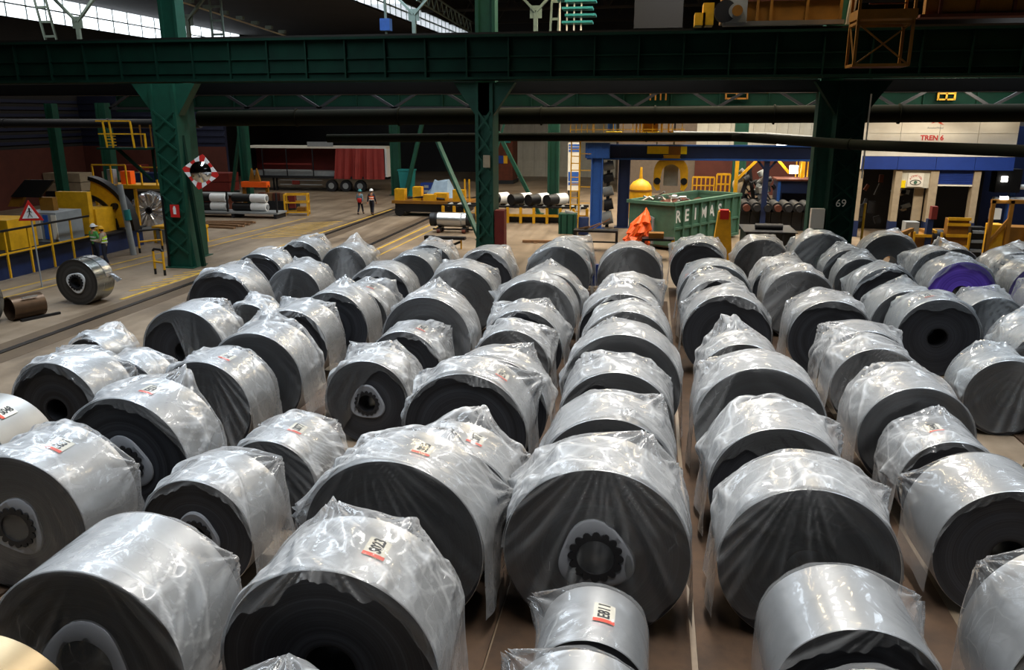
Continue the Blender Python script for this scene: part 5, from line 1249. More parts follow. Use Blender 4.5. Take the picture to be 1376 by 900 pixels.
me = MB().bar((-1.5, -0.5, 0), (-1.0, -0.5, 0), 0.05).mesh('rung', M['yellow'])
for k in range(11): meshobj('rung', me, ld, (0, 0, 0.7 + k * 0.4))
for k in range(4): MB().bar((-0.95, -0.5, 1.6 + k * 0.95), (-0.35, -0.5, 1.6 + k * 0.95), 0.04).build('ladder_bracket', 'yellow', t)
t = thing('striped_board', 'tall white board with blue bands behind the yellow ladder', 'board', (-5.94, 62.00, 2.93))
MB().span(-0.45, 0.45, 0, 0.05, -1.9, 1.7).build('board_panel', 'white', t)
for z0, z1 in ((1.0, 1.15), (1.22, 1.36), (1.42, 1.56), (-1.2, -0.5), (-1.5, -1.28)): MB().span(-0.4, 0.4, -0.02, 0.0, z0, z1).build('blue_band', 'blue', t)
MB().span(-0.4, -0.3, 0.05, 0.1, -3.2, -1.9).span(0.3, 0.4, 0.05, 0.1, -3.2, -1.9).build('board_leg', 'dark', t)
t = thing('valve_stack', 'dark stack of valves and hoses between the blue posts', 'machine', (-2.59, 48.78, 0.0))
for k, (z, r) in enumerate(((0.5, 0.4), (1.3, 0.34), (2.1, 0.3), (2.9, 0.28), (3.6, 0.26))):
    MB().cyl((-0.3, 0.3, z), (0.3, 0.3, z + 0.15), r, 14).build('valve_body', 'dark' if k % 2 else 'grey', t, True)
MB().bar((0, 0.35, 0), (0, 0.35, 4.0), 0.2).build('manifold', 'dark', t)
MB().box((-0.35, 0.0, 1.35), (0.3, 0.15, 0.6)).build('label_plate', 'cream', t)
t = thing('lamp_string', 'column of bright white lamps beside the dark blue post', 'lamp', (-1.92, 56.00, 2.42))
MB().bar((0.1, 0.06, -3.3), (0.1, 0.06, 1.4), 0.1).build('lamp_pole', 'dark', t)
for z in (1.0, 0.55, 0.1, -0.6, -1.1): MB().box((0, 0, z), (0.32, 0.1, 0.34)).build('lamp_face', 'white_clean', t)
# C tongs
t = thing('coil_tongs', 'yellow coil tongs hanging from the blue gantry over the skip', 'tongs', (1.09, 49.20, 2.21))
def ctong():
    o = [(math.cos(math.radians(a)) * 1.0, 1.15 + math.sin(math.radians(a)) * 0.95) for a in range(180, -1, -12)]
    i = [(math.cos(math.radians(a)) * 0.55, 1.05 + math.sin(math.radians(a)) * 0.55) for a in range(0, 181, 12)]
    return o + [(1.0, 0.35), (0.8, 0.05), (0.6, 0.1), (0.62, 0.5)] + i + [(-0.62, 0.5), (-0.6, 0.1), (-0.8, 0.05), (-1.0, 0.35)]
MB().prism(ctong(), -0.25, 0.25).build('tong_arm', 'yellow', t)
for x in (-0.78, 0.78): MB().cyl((x, -0.32, 0.62), (x, -0.2, 0.62), 0.2, 16).build('pivot', 'black', t, True)
MB().prism([(-0.4, 1.75), (0.4, 1.75), (0.5, 2.15), (-0.5, 2.15)], -0.3, 0.3).build('tong_head', 'yellow', t)
MB().box((-0.3, 0, 2.45), (2.3, 0.6, 0.5)).build('spreader_beam', 'yellow_bright', t); MB().box((0.15, -0.32, 2.45), (0.7, 0.04, 0.6)).build('beam_plate', 'ochre', t)
MB().cyl((0.1, 0, 2.7), (0.1, 0, 4.6), 0.05, 8).cyl((-0.9, 0, 2.7), (-0.9, 0, 4.6), 0.04, 8).build('hoist_rope', 'black', t)
MB().box((0.02, 0.5, 0.95), (0.85, 0.3, 1.3)).build('inner_plate', 'grey', t)
t = thing('yellow_buoy', 'small round yellow cap with a mast behind the skip', 'machine', (-0.72, 54.32, 0.0))
MB().lathe([(0.75, 0.0), (0.75, 1.7), (0.7, 2.1), (0.5, 2.35), (0.12, 2.55), (0.07, 3.3)], (0, 0, 0), 20).build('cap_body', 'yellow', t, True)
MB().ring((0, 0, 0), 0.78, 0.7, 0, 0.12, 24).build('cap_band', 'ochre', t, True, (0, 0, 1.75)).rotation_euler = (math.pi / 2, 0, 0)
# the skip: long side faces right-front
t = thing('scrap_skip', 'big green ribbed scrap skip lettered REIMAS', 'skip', (1.11, 40.6, 0), math.atan2(46.39 - 40.6, 4.78 - 1.11))
LS, WS, HS = 7.0, 2.6, 2.4
MB().span(0, LS, 0, 0.08, 0.15, HS).build('long_side', 'skip_green', t)
MB().span(0, LS, WS - 0.08, WS, 0.15, HS).build('long_side', 'skip_green', t)
MB().span(0, 0.08, 0.08, WS - 0.08, 0.15, HS).build('end_wall', 'skip_green', t)
MB().span(LS - 0.08, LS, 0.08, WS - 0.08, 0.15, HS).build('end_wall', 'skip_green', t)
MB().span(0, LS, 0.08, WS - 0.08, 0.15, 0.25).build('skip_floor', 'rust', t)
MB().span(-0.08, LS + 0.08, -0.14, 0.10, HS - 0.14, HS + 0.02).span(-0.08, LS + 0.08, WS - 0.1, WS + 0.14, HS - 0.14, HS + 0.02).span(-0.14, 0.1, -0.1, WS + 0.1, HS - 0.14, HS + 0.02).span(LS - 0.1, LS + 0.14, -0.1, WS + 0.1, HS - 0.14, HS + 0.02).build('top_rim', 'skip_green', t)
for k in range(9):
    x = 0.06 + k * (LS - 0.12) / 8
    MB().span(x - 0.06, x + 0.06, -0.12, 0, 0.15, HS - 0.14).build('side_rib', 'skip_green', t)
MB().span(0, LS, -0.10, 0, 1.05, 1.17).span(0, LS, -0.14, 0, 0.1, 0.25).build('side_rail', 'skip_green', t)
for k, ch in enumerate('REIMAS'):
    lettering(ch, 0.85, 'white_clean', t, (0.06 + (k + 0.5) * (LS - 0.12) / 8, -0.012, 1.66), bold=0.02)
v = []; f = []; rg = random.Random(12)
for i in range(15):
    for j in range(9):
        v.append((0.15 + i * (LS - 0.3) / 14, 0.15 + j * (WS - 0.3) / 8, 1.95 + 0.45 * math.sin(math.pi * j / 8) * math.sin(math.pi * min(1, (i + 2) / 12)) + rg.uniform(-0.1, 0.12)))
for i in range(14):
    for j in range(8): f.append((i * 9 + j, (i + 1) * 9 + j, (i + 1) * 9 + j + 1, i * 9 + j + 1))
sc = MB().add(v, f).build('scrap_heap', 'rust', t); sc['kind'] = 'stuff'
_sh = MB()
for k in range(26):
    _sh.box((rg.uniform(0.3, 2.6), rg.uniform(0.3, WS - 0.3), 2.38 + rg.uniform(0, 0.25)), (rg.uniform(0.1, 0.4), rg.uniform(0.08, 0.2), 0.05), (rg.uniform(-.6, .6), rg.uniform(-.6, .6), rg.uniform(0, 3)))
sh = _sh.build('scrap_shards', 'roll_steel', t); sh['kind'] = 'stuff'
MB().bar((-0.25, 1.4, 1.75), (-0.12, 1.0, 1.55), 0.1).bar((-0.22, 1.0, 1.6), (-0.22, 1.0, 0.3), 0.1).build('end_handle', 'grey', t)
t = thing('orange_tarpaulin', 'crumpled bright orange tarpaulin heap beside the green skip', 'tarpaulin', (-0.62, 39.2, 0))
v = []; f = []; rg = random.Random(5); nn = 22
prof = ((1.0, 0.0), (1.02, 0.3), (0.95, 0.62), (0.98, 0.8), (0.86, 1.05), (0.9, 1.2), (0.72, 1.5), (0.74, 1.62), (0.42, 1.95), (0.1, 2.2))
for j, (r, z) in enumerate(prof):
    for k in range(nn):
        a = 2 * math.pi * k / nn; q = r * (1 + 0.16 * math.sin(a * 5 + j * 1.7) + rg.uniform(-0.08, 0.08))
        v.append((q * math.cos(a) * 0.62 + 0.35 * (z / 2.2) ** 2, q * math.sin(a) * 0.75, z + rg.uniform(-0.05, 0.05) + 0.12 * math.cos(a) * (z / 2)))
for j in range(len(prof) - 1):
    for k in range(nn): k2 = (k + 1) % nn; f.append((j * nn + k, j * nn + k2, (j + 1) * nn + k2, (j + 1) * nn + k))
f.append(tuple(range((len(prof) - 1) * nn, len(prof) * nn)))
MB().add(v, f).build('tarpaulin_sheet', 'orange', t)
t = thing('cone_post', 'tall yellow tapered post with red top before the skip', 'post', (3.35, 38.0, 0))
MB().add([(-0.48, -0.3, 0), (0.48, -0.3, 0), (0.48, 0.3, 0), (-0.48, 0.3, 0), (-0.26, -0.2, 2.35), (0.26, -0.2, 2.35), (0.26, 0.2, 2.35), (-0.26, 0.2, 2.35)], [(0,3,2,1),(4,5,6,7),(0,1,5,4),(1,2,6,5),(2,3,7,6),(3,0,4,7)]).build('post_body', 'yellow', t)
MB().span(-0.2, 0.2, -0.24, 0.2, 2.0, 2.42).build('red_cap', 'red', t); MB().bar((-0.62, -0.3, 0), (-0.48, -0.3, 1.2), 0.08).build('white_strip', 'white_clean', t)
t = thing('black_frame_table', 'low black frame table with clutter before the blue posts', 'table', (-2.67, 40.30, 0.0))
MB().span(-1.1, 1.1, -0.4, 0.4, 0.95, 1.05).build('frame_top', 'black', t); MB().span(-1.1, 1.1, -0.45, -0.35, 0.45, 0.52).build('lower_bar', 'black', t)
for x in (-1.05, 1.05):
    for y in (-0.35, 0.35): MB().bar((x, y, 0), (x, y, 0.95), 0.1).build('leg', 'black', t)
MB().bar((-0.6, 0, 1.05), (0.2, 0.1, 1.35), 0.06).bar((-0.2, 0, 1.05), (0.7, 0.1, 1.6), 0.05).bar((-0.9, 0.1, 1.05), (-0.3, -0.1, 1.2), 0.08).build('tools', 'timber', t)
t = thing('black_frame_table', 'black and yellow frame with a cream box beside the skip', 'table', (0.42, 38.3, 0))
MB().span(-0.75, 0.75, -0.4, 0.4, 0.9, 1.0).build('frame_top', 'black', t); MB().span(-0.45, 0.25, -0.3, 0.3, 1.0, 1.25).build('cream_box', 'ochre', t)
for x in (-0.7, 0.7):
    for y in (-0.35, 0.35): MB().bar((x, y, 0), (x, y, 0.95), 0.14).build('leg', 'black' if x < 0 else 'yellow', t)
t = thing('blue_kerb', 'low blue painted steel kerb behind the last coils of the centre row', 'barrier', (-1.9, 30.95, 0))
MB().span(-0.9, 2.4, 0, 0.25, 0.1, 0.95).build('kerb_plate', 'blue_deep', t)
for x in (-0.7, 1.1, 2.2): MB().span(x - 0.08, x + 0.08, 0.25, 0.7, 0, 0.6).build('kerb_foot', 'blue_deep', t)

# ---------------------------------------------------------------- right: rolls, mill parts, white building
t = thing('blue_cabinet_machine', 'dark blue open fronted machine box left of the right column', 'machine', (9.43, 52.97, 0.0))
MB().span(-1.7, -1.45, -0.8, 1.2, 0, 2.7).span(1.45, 1.7, -0.8, 1.2, 0, 2.7).span(-1.45, 1.45, 1.0, 1.2, 0, 2.7).build('box_wall', 'blue_dark', t)
MB().span(-1.45, 1.45, -0.8, 1.0, 1.95, 2.7).build('box_head', 'blue_dark', t); MB().span(-1.8, 1.8, -0.9, 1.3, 2.7, 2.8).build('box_top', 'rust', t)
MB().span(-1.72, -1.55, -0.86, -0.8, 0, 2.7).build('corner_plate', 'blue', t)
for k in range(8):
    p = (5.57, 49.19, 0.0); q = (9.74, 49.27, 0.0)
    x = p[0] + (q[0] - p[0]) * k / 7; y = p[1] + (q[1] - p[1]) * k / 7
    t = thing('dark_roll', 'stored dark mill roll, %s from the left in the row below the machinery' % ['first', 'second', 'third', 'fourth', 'fifth', 'sixth', 'seventh', 'eighth'][k], 'roll', (x, y, 0), 0.0, 'dark rolls stored in a row')
    MB().cyl((0, 0, 1.35), (0, 2.0, 1.35), 0.30, 24).build('roll_barrel', 'dark', t, True)
    MB().cyl((0, -0.5, 1.35), (0, 0, 1.35), 0.2, 16).build('roll_neck', 'dark' if k % 3 else 'rust', t, True)
    MB().span(-0.28, 0.28, 0.2, 1.8, 0, 1.08).build('roll_support', 'black', t)
t = thing('added_dark_bed', 'added black bed darkening the floor between the yellow cone post and the right column', 'machine', (6.0, 39.8, 0))
MB().span(-1.4, 0.9, 0, 2.6, 0, 1.15).build('bed_body', 'black', t)  # invented black block, added to darken the background behind the coils
for k in range(6): MB().span(-1.3 + k * 0.4, -1.2 + k * 0.4, -0.06, 0, 0, 1.1).build('bed_rib', 'dark', t)
MB().span(-1.5, 1.0, -0.1, 2.7, 1.15, 1.2).build('bed_top', 'dark', t)
MB().cyl((-0.9, 0.8, 1.35), (0.4, 0.8, 1.35), 0.15, 12).build('bed_shaft', 'dark', t, True)
t = thing('mill_stand', 'clutter of pale steel mill parts and hoses under the yellow frame', 'machine', (7.39, 53.36, 0.0))
rg = random.Random(21)
for k in range(26):
    p = (rg.uniform(-1.7, 0.2), rg.uniform(-0.4, 0.8), rg.uniform(1.4, 3.2))
    if k % 3 == 0: MB().box(p, (rg.uniform(0.3, 0.8), 0.4, rg.uniform(0.2, 0.5)), (0, rg.uniform(-.5, .5), 0)).build('mill_block', rg.choice(['grey', 'roll_steel', 'cream']), t)
    elif k % 3 == 1: MB().cyl(p, (p[0] + rg.uniform(-.5, .5), p[1], p[2] + rg.uniform(-.4, .5)), rg.uniform(0.08, 0.25), 12).build('mill_cylinder', rg.choice(['grey', 'roll_steel', 'dark']), t, True)
    else: MB().tube([p, (p[0] + 0.3, p[1], p[2] - 0.4), (p[0] + 0.7, p[1], p[2] - 0.2)], 0.05, 6).build('mill_hose', 'dark', t)
MB().span(-1.8, 0.35, -0.5, 1.0, 0, 1.4).build('mill_base', 'dark', t)
MB().bar((-1.7, 0.2, 1.4), (-1.2, 0.2, 3.6), 0.25).bar((-0.9, 0.3, 1.4), (-1.3, 0.3, 3.4), 0.22).build('mill_arm', 'dark', t)
t = thing('yellow_portal', 'bright yellow portal frame with diagonal braces above the mill parts', 'frame', (5.30, 53.38, 0.0))
w = 3.9
MB().bar((0, 0, 0), (0, 0, 4.3), 0.22).build('post', 'yellow', t); MB().bar((w + 0.1, 0, 2.6), (w + 0.1, 0, 4.3), 0.2).build('post', 'yellow', t)
MB().bar((-0.1, 0, 4.3), (w + 0.2, 0, 4.3), 0.2, 0.3).build('top_beam', 'yellow_bright', t)
MB().bar((0, 0, 2.6), (1.5, 0, 4.2), 0.16).bar((2.2, 0, 4.2), (3.2, 0, 3.1), 0.16).build('diagonal', 'yellow', t)
MB().bar((1.0, 0, 4.6), (2.1, 0, 4.6), 0.05).bar((2.1, 0, 4.3), (2.1, 0, 4.6), 0.05).build('hand_rail', 'yellow', t)
lp = MB().box((2.9, 0.3, 4.75), (1.1, 0.2, 0.16)).build('strip_lamp', 'lamp', t); lp['label'] = 'lit strip lamp'
MB().box((3.5, 0.2, 3.3), (0.5, 0.2, 0.5)).build('work_lamp', 'lamp', t)['label'] = 'lit work lamp'
pl_ = bpy.data.lights.new('strip_lamp_light', 'POINT'); pl_.energy = 260; pl_.color = (1, 0.9, 0.7); pl_.shadow_soft_size = 0.4
po = bpy.data.objects.new('strip_lamp_light', pl_); COL.objects.link(po); _p = (5.30, 53.38, 0.0); po.location = (_p[0] + 2.6, _p[1] - 0.8, 4.4)
t = thing('yellow_cage', 'tall yellow barred safety cage left of the right column', 'cage', (10.25, 56.00, 2.67))
for k in range(8): MB().bar((-0.9 + k * 0.26, 0.3 if k % 2 else 0, -1.2), (-0.9 + k * 0.26, 0.3 if k % 2 else 0, 1.8), 0.06).build('bar', 'yellow', t)
MB().box((0.0, 0.15, 1.8), (2.0, 0.4, 0.08)).box((0.0, 0.15, -0.2), (2.4, 0.4, 0.08)).build('hoop_band', 'yellow', t); MB().bar((0.9, 0.2, -3.0), (0.9, 0.2, -1.2), 0.2).bar((-0.9, 0.2, -3.0), (-0.9, 0.2, -1.2), 0.2).build('leg', 'dark', t)
MB().box((-0.4, -0.2, -0.25), (0.6, 0.2, 0.5)).build('lamp_face', 'lamp', t)['label'] = 'lit lamp'
railing('handrail_row', 'yellow handrail with pale posts behind the far end of the skip', (2.62, 54.0, 1.62), (4.0, 54.0, 1.62), 1.1, 6, 'yellow', 'yellow', 0.04)
railing('handrail_row', 'short yellow handrail with a box right of the pale posts', (4.15, 54.0, 1.62), (4.98, 54.0, 1.62), 1.3, 4, 'yellow', 'yellow', 0.05)
t = thing('concrete_plinth', 'dark plinth carrying the yellow handrails behind the skip', 'plinth', (4.00, 55.14, 0.0))
MB().span(-1.6, 1.2, -1.5, 0.4, 0, 1.55).build('plinth_body', 'rust', t); MB().span(-1.7, 1.3, -1.6, 0.5, 1.55, 1.62).build('plinth_cap', 'dark', t)
t = thing('pale_tank', 'small pale round tank beside the yellow handrails', 'tank', (5.9, 55.6, 1.62))
MB().cyl((0, -0.6, 0.5), (0, 0.6, 0.5), 0.55, 20).build('tank_body', 'cream', t, True); MB().span(-0.4, 0.4, -0.4, 0.4, -1.62, -0.05).build('tank_foot', 'dark', t)

# white control building
bx, by = 11.25, 47.5
t = thing('mill_building', 'white panelled building lettered TREN 6 with blue band and open bays', 'building', (bx, by, 0))
for r in range(2):
    for k in range(4):
        MB().span(k * 1.95 + 0.01, (k + 1) * 1.95 - 0.01, 0, 0.12, 4.72 + r * 0.95, 5.65 + r * 0.95).build('white_panel', 'white', t)
MB().span(0, 7.8, 0.12, 4.0, 4.7, 6.6).build('upper_box', 'white', t)
MB().span(-0.05, 7.85, -0.05, 4.0, 6.6, 6.75).build('blue_cap', 'blue_deep', t)
MB().span(0, 7.8, -0.02, 0.10, 4.45, 4.7).build('white_sill', 'white', t)
for k in range(4): MB().span(k * 1.95 + 0.01, (k + 1) * 1.95 - 0.01, -0.12, 0.1, 3.75, 4.43).build('blue_panel', 'blue_deep', t)
MB().span(0, 7.8, 0.1, 4.0, 3.7, 4.45).build('band_box', 'blue_dark', t)
MB().span(0, 7.8, 3.6, 3.8, 0, 3.7).build('dark_interior', 'black', t)  # black back wall, the shade of the open bays put into its colour
for x, w_ in ((-0.05, 0.32), (1.95, 0.34), (3.75, 0.42), (5.95, 0.34)):
    MB().span(x, x + w_, 0.0, 0.5, 0.9, 3.7).build('post', 'cream', t); MB().span(x - 0.02, x + w_ + 0.02, -0.02, 0.5, 0, 0.9).build('post_foot', 'blue_dark', t)
MB().span(2.29, 3.75, 0.1, 0.2, 2.75, 3.7).build('sign_panel', 'clad_pale', t)
sg = MB().span(2.62, 3.42, 0.04, 0.1, 2.82, 3.55).build('eye_sign', 'white', t)
sg['label'] = 'white warning sign with a red arc of letters over a drawn eye'
for k, ch in enumerate('ATENCION'):
    a = math.radians(150 - k * 17.1); q = (3.02 + 0.31 * math.cos(a), 0.03, 3.08 + 0.33 * math.sin(a))
    o = lettering(ch, 0.14, 'red', sg, q); o.rotation_euler = (math.pi / 2, -(a - math.pi / 2), 0)
_e = MB(); n_ = 16
for s in (1, -1):
    pts = [(3.02 + 0.27 * math.cos(math.pi * k / n_), 0.03, 3.05 + s * 0.13 * math.sin(math.pi * k / n_)) for k in range(n_ + 1)]
    for p, q in zip(pts[:-1], pts[1:]): _e.bar(p, q, 0.012, 0.03)
_e.build('eye_outline', 'ink', sg); MB().cyl((3.02, 0.02, 3.05), (3.02, 0.035, 3.05), 0.09, 14).build('eye_iris', 'skip_green', sg)
MB().span(2.3, 2.52, 0.04, 0.1, 2.75, 3.15).build('small_notice', 'yellow_bright', t)
sh = MB().span(4.17, 5.95, 0.15, 0.25, 2.95, 3.7).build('roller_shutter', 'blue_deep', t)
for k in range(7): MB().span(4.17, 5.95, 0.12, 0.15, 2.98 + k * 0.1, 3.05 + k * 0.1).build('slat', 'blue_deep', sh)
MB().span(4.1, 6.0, 0.08, 0.2, 2.87, 2.95).build('shutter_rail', 'white', t)
rg = random.Random(3)
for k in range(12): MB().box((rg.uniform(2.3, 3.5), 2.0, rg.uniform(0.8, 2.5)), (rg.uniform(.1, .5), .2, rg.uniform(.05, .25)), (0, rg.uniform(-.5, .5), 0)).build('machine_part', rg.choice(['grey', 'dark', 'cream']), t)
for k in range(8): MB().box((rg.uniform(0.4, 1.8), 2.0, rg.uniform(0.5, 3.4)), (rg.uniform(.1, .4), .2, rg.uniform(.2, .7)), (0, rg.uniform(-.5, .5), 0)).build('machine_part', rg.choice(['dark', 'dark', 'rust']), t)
MB().span(3.2, 3.7, 0.6, 0.7, 0.9, 2.75).build('inner_door', 'cream', t)
lettering('TREN 6', 0.36, 'red', t, (3.55, -0.012, 5.42), bold=0.012)
lettering('ArcelorMittal', 0.15, 'grey', t, (3.65, -0.012, 5.95))
lg = MB().prism([(-0.36, -0.06), (-0.05, 0.16), (0.05, 0.05), (0.38, 0.10), (0.12, -0.02), (0.30, -0.14), (0.0, -0.04), (-0.02, 0.04)], -0.02, 0.0, (3.78, 0, 6.24)).build('emblem', 'tag_red', t)
MB().bar((0.05, -0.1, 3.75), (0.05, -0.1, 6.6), 0.06).build('drain_pipe', 'white', t)
# blue parts right of the building, and yellow machinery in front
t = thing('blue_machine_bay', 'blue machine bay with white pipes at the right edge', 'machine', (19.2, 49.5, 0))
MB().span(0, 3.5, 2.0, 2.2, 0, 6.0).build('bay_wall', 'blue_dark', t); MB().span(-0.1, 1.2, 0, 0.8, 2.4, 3.7).build('bay_hood', 'black', t)
for z in (2.0, 2.7): MB().cyl((0.0, 0.3, z), (3.2, 0.3, z), 0.14, 12).build('white_pipe', 'white_clean', t, True)
MB().bar((1.0, 0.5, 0), (1.0, 0.5, 3.2), 0.3).build('bay_post', 'blue', t)
MB().box((0.15, 0.1, 1.2), (0.5, 0.4, 0.6)).build('white_box', 'white_clean', t); MB().box((0.3, -0.05, 3.15), (0.3, 0.08, 0.3)).build('lamp_face', 'lamp', t)
railing('safety_railing', 'yellow railing running away beside the yellow machinery, right', (10.6, 37.0, 0), (11.9, 39.2, 0), 1.55, 4, 'ochre', 'ochre', 0.06)
t = thing('yellow_machinery', 'low ochre yellow machinery with boxes and rails at the right', 'machine', (13.0, 40.4, 0)); t.scale = (1, 1, 1.3)
MB().span(-1.6, 0.1, -0.4, 1.5, 0, 0.85).build('machine_base', 'ochre', t)
MB().span(0.1, 1.7, 0.3, 1.8, 0, 0.95).build('machine_base', 'ochre', t)
bxs = MB().span(0.75, 1.65, -0.2, 0.3, 0, 1.5).build('yellow_crate', 'ochre', t)
for z in (0.5, 0.9, 1.3, 1.5): MB().span(0.7, 1.7, -0.28, -0.2, z - 0.05, z + 0.05).build('crate_rail', 'yellow', bxs)
MB().span(-1.1, -0.5, -0.2, 0.4, 0.85, 1.35).build('grey_panel', 'grey', t); MB().span(-0.25, 0.0, -0.5, -0.2, 0, 1.5).build('blue_post', 'blue_dark', t); MB().span(-0.15, 0.1, -0.55, -0.2, 1.5, 1.95).build('red_box', 'red_dark', t)
MB().span(-1.7, 0.0, -0.55, -0.45, 0.85, 0.95).span(0.1, 0.2, -0.55, 0.8, 1.0, 1.1).build('edge_rail', 'yellow', t)
for x in (-1.6, -0.8, 0.4, 1.6): MB().bar((x, -0.6, 0), (x, -0.6, 1.05), 0.09).build('rail_post', 'yellow', t)
MB().cyl((0.15, 0.0, 0.8), (0.6, 0.0, 0.8), 0.3, 16).build('drum', 'dark', t, True)
t = thing('yellow_tower_machine', 'tall ochre machine frame with stripes at the far right edge', 'machine', (15.7, 40.6, 0)); t.scale = (1, 1, 1.1)
for x in (0, 0.8, 1.7): MB().bar((x, 0, 0), (x, 0, 2.55), 0.16).build('upright', 'ochre', t)
MB().bar((-0.1, 0, 2.5), (2.0, 0, 2.5), 0.16).bar((0, 0, 0.7), (0.8, 0, 1.8), 0.12).build('cross_beam', 'ochre', t)
MB().span(0.15, 0.7, 0.1, 0.9, 0.2, 1.5).build('machine_panel', 'yellow', t); MB().span(0.9, 2.0, 0.2, 1.2, 0, 1.4).build('machine_panel', 'ochre', t)
MB().box((-0.5, 0.2, 0.7), (0.6, 0.5, 1.4)).build('dark_rack', 'black', t)
for z in (0.4, 0.8, 1.2): MB().box((-0.5, -0.1, z), (0.5, 0.1, 0.12)).build('rack_tray', 'grey', t)
MB().box((0.4, -0.05, 2.65), (0.3, 0.2, 0.12)).build('lamp_face', 'lamp', t)

# yellow crane on the girder, upper right, and the cage hanging below it
t = thing('bridge_crane', 'ochre box crane with motor standing on the girder, upper right', 'crane', (1.5, 33.4, 9.95))
MB().span(0.85, 5.2, 0.1, 1.4, 0.1, 2.2).build('crane_box', 'ochre', t)
for x in (0.85, 1.5, 2.15, 2.65, 3.95, 5.15): MB().span(x - 0.05, x + 0.05, 0.0, 0.1, 0.1, 2.2).build('box_stiffener', 'ochre', t)
MB().span(1.6, 5.2, 0.02, 0.1, 0.80, 0.87).build('box_rib', 'rust', t)
MB().span(-0.15, 0.25, 0.1, 1.0, 0, 0.45).span(0.15, 0.55, 0.1, 1.0, 0.0, 0.8).build('buffer_block', 'yellow', t)
MB().cyl((0.95, -0.25, 0.45), (0.95, 0.1, 0.45), 0.40, 20).build('wheel', 'dark', t, True)
MB().cyl((1.35, -0.3, 0.45), (1.35, 0.1, 0.45), 0.28, 20).span(1.0, 1.75, -0.2, 0.1, 0.05, 0.85).build('motor', 'grey', t, True)
MB().cyl((1.38, -0.34, 0.45), (1.38, -0.3, 0.45), 0.2, 16).build('motor_cap', 'ochre', t, True)
MB().span(0.9, 5.3, -0.05, 0.3, -0.06, 0.1).build('wheel_rail', 'roll_steel', t)
MB().bar((5.45, -0.1, -0.1), (5.65, -0.1, 2.2), 0.22).build('end_post', 'cream', t)
t = thing('crane_bridge_girder', 'brown orange crane bridge overhead in the upper right corner', 'crane', (8.9, 31.0, 10.0))
MB().span(0, 6.5, 0, 0.3, -0.1, 3.0).build('bridge_web', 'ochre', t)
for k in range(6): MB().span(0.4 + k * 1.15, 0.5 + k * 1.15, -0.12, 0, -0.1, 3.0).build('bridge_rib', 'rust', t)
MB().span(-0.2, 6.5, -0.2, 0.5, -0.2, -0.1).build('bridge_flange', 'rust', t)
MB().bar((4.2, -0.2, -1.4), (5.6, -0.2, 0.9), 0.10).build('stay', 'ochre', t)
t = thing('hanging_cage', 'yellow framed inspection cage hanging in front of the girder, upper right', 'cage', (6.6, 30.2, 8.25))
W_, D_, H_ = 1.75, 1.1, 1.35
for x in (0, W_):
    for y in (0, D_): MB().bar((x, y, 0), (x, y, H_ + 2.2), 0.09).build('upright', 'ochre', t)
for z in (0.0, H_):
    MB().bar((0, 0, z), (W_, 0, z), 0.09).bar((0, D_, z), (W_, D_, z), 0.09).bar((0, 0, z), (0, D_, z), 0.09).bar((W_, 0, z), (W_, D_, z), 0.09).build('ring_bar', 'ochre', t)
MB().bar((0, 0, 0), (W_, 0, H_), 0.05).bar((W_, 0.02, 0), (0, 0.02, H_), 0.05).build('cross_brace', 'ochre', t)
MB().bar((0, 0, 0), (0, D_, H_), 0.04).build('side_brace', 'ochre', t); MB().span(-0.05, W_ + 0.1, -0.05, D_ + 0.1, H_ + 0.12, H_ + 0.42).build('cage_head', 'ochre', t)
MB().span(0, W_, 0, D_, -0.05, 0.0).build('cage_floor', 'rust', t)
for k in range(5): MB().bar((0.3, 0.05, H_ + 0.6 + k * 0.2), (1.5, 0.05, H_ + 0.6 + k * 0.2), 0.04).build('mesh_bar', 'rust', t)
for px, py, s, m_, lab in ((990, 123, 0.7, 'ochre', 'small yellow box frame on the second girder right of centre'), (1272, 122, 0.5, 'yellow', 'small yellow slatted box on the second girder at right'), (880, 123, 0.8, 'ochre', 'row of small yellow posts on the second girder')):
    p = {990: (4.32, 46.48, 7.73), 1272: (14.91, 46.48, 7.65), 880: (0.11, 46.48, 7.71)}[px]
    t = thing('girder_box', lab, 'box', p)
    if px == 880:
        for k in range(4): MB().bar((-0.4 + k * 0.28, 0, -0.3), (-0.4 + k * 0.28, 0, 0.4), 0.08).build('post', m_, t)
    else:
        for z in (-0.25, 0.05, 0.35): MB().box((0, 0, z), (s * 1.6, 0.1, 0.08)).build('slat', m_, t)
        for x in (-0.8, 0, 0.8): MB().box((x * s, 0, 0.05), (0.08, 0.1, 0.68)).build('post', m_, t)

# ---------------------------------------------------------------- people
M['skin_tone'] = paint('skin', rgb('b98467'), 0.55, wear=0.1)
M['hivis_green'] = paint('hi_vis_green', rgb('b6e02a'), 0.6, wear=0.1)
M['green_cloth'] = paint('green_cloth', rgb('4f9a4a'), 0.7, wear=0.2)
M['hivis_orange'] = paint('hi_vis_orange', rgb('ff6a14'), 0.6, wear=0.1)
M['navy'] = paint('navy_cloth', rgb('1a1d2b'), 0.8, wear=0.2)
M['grey_cloth'] = paint('grey_cloth', rgb('6f8690'), 0.8, wear=0.2)
M['beige'] = paint('beige_cloth', rgb('a4967c'), 0.8, wear=0.2)
M['reflect'] = paint('reflective_tape', rgb('d8dcd8'), 0.3, wear=0.1)
M['helmet_teal'] = paint('teal_helmet', rgb('3f8f92'), 0.4, wear=0.1)
M['hair'] = paint('dark_hair', rgb('2a1d14'), 0.7, wear=0.1)
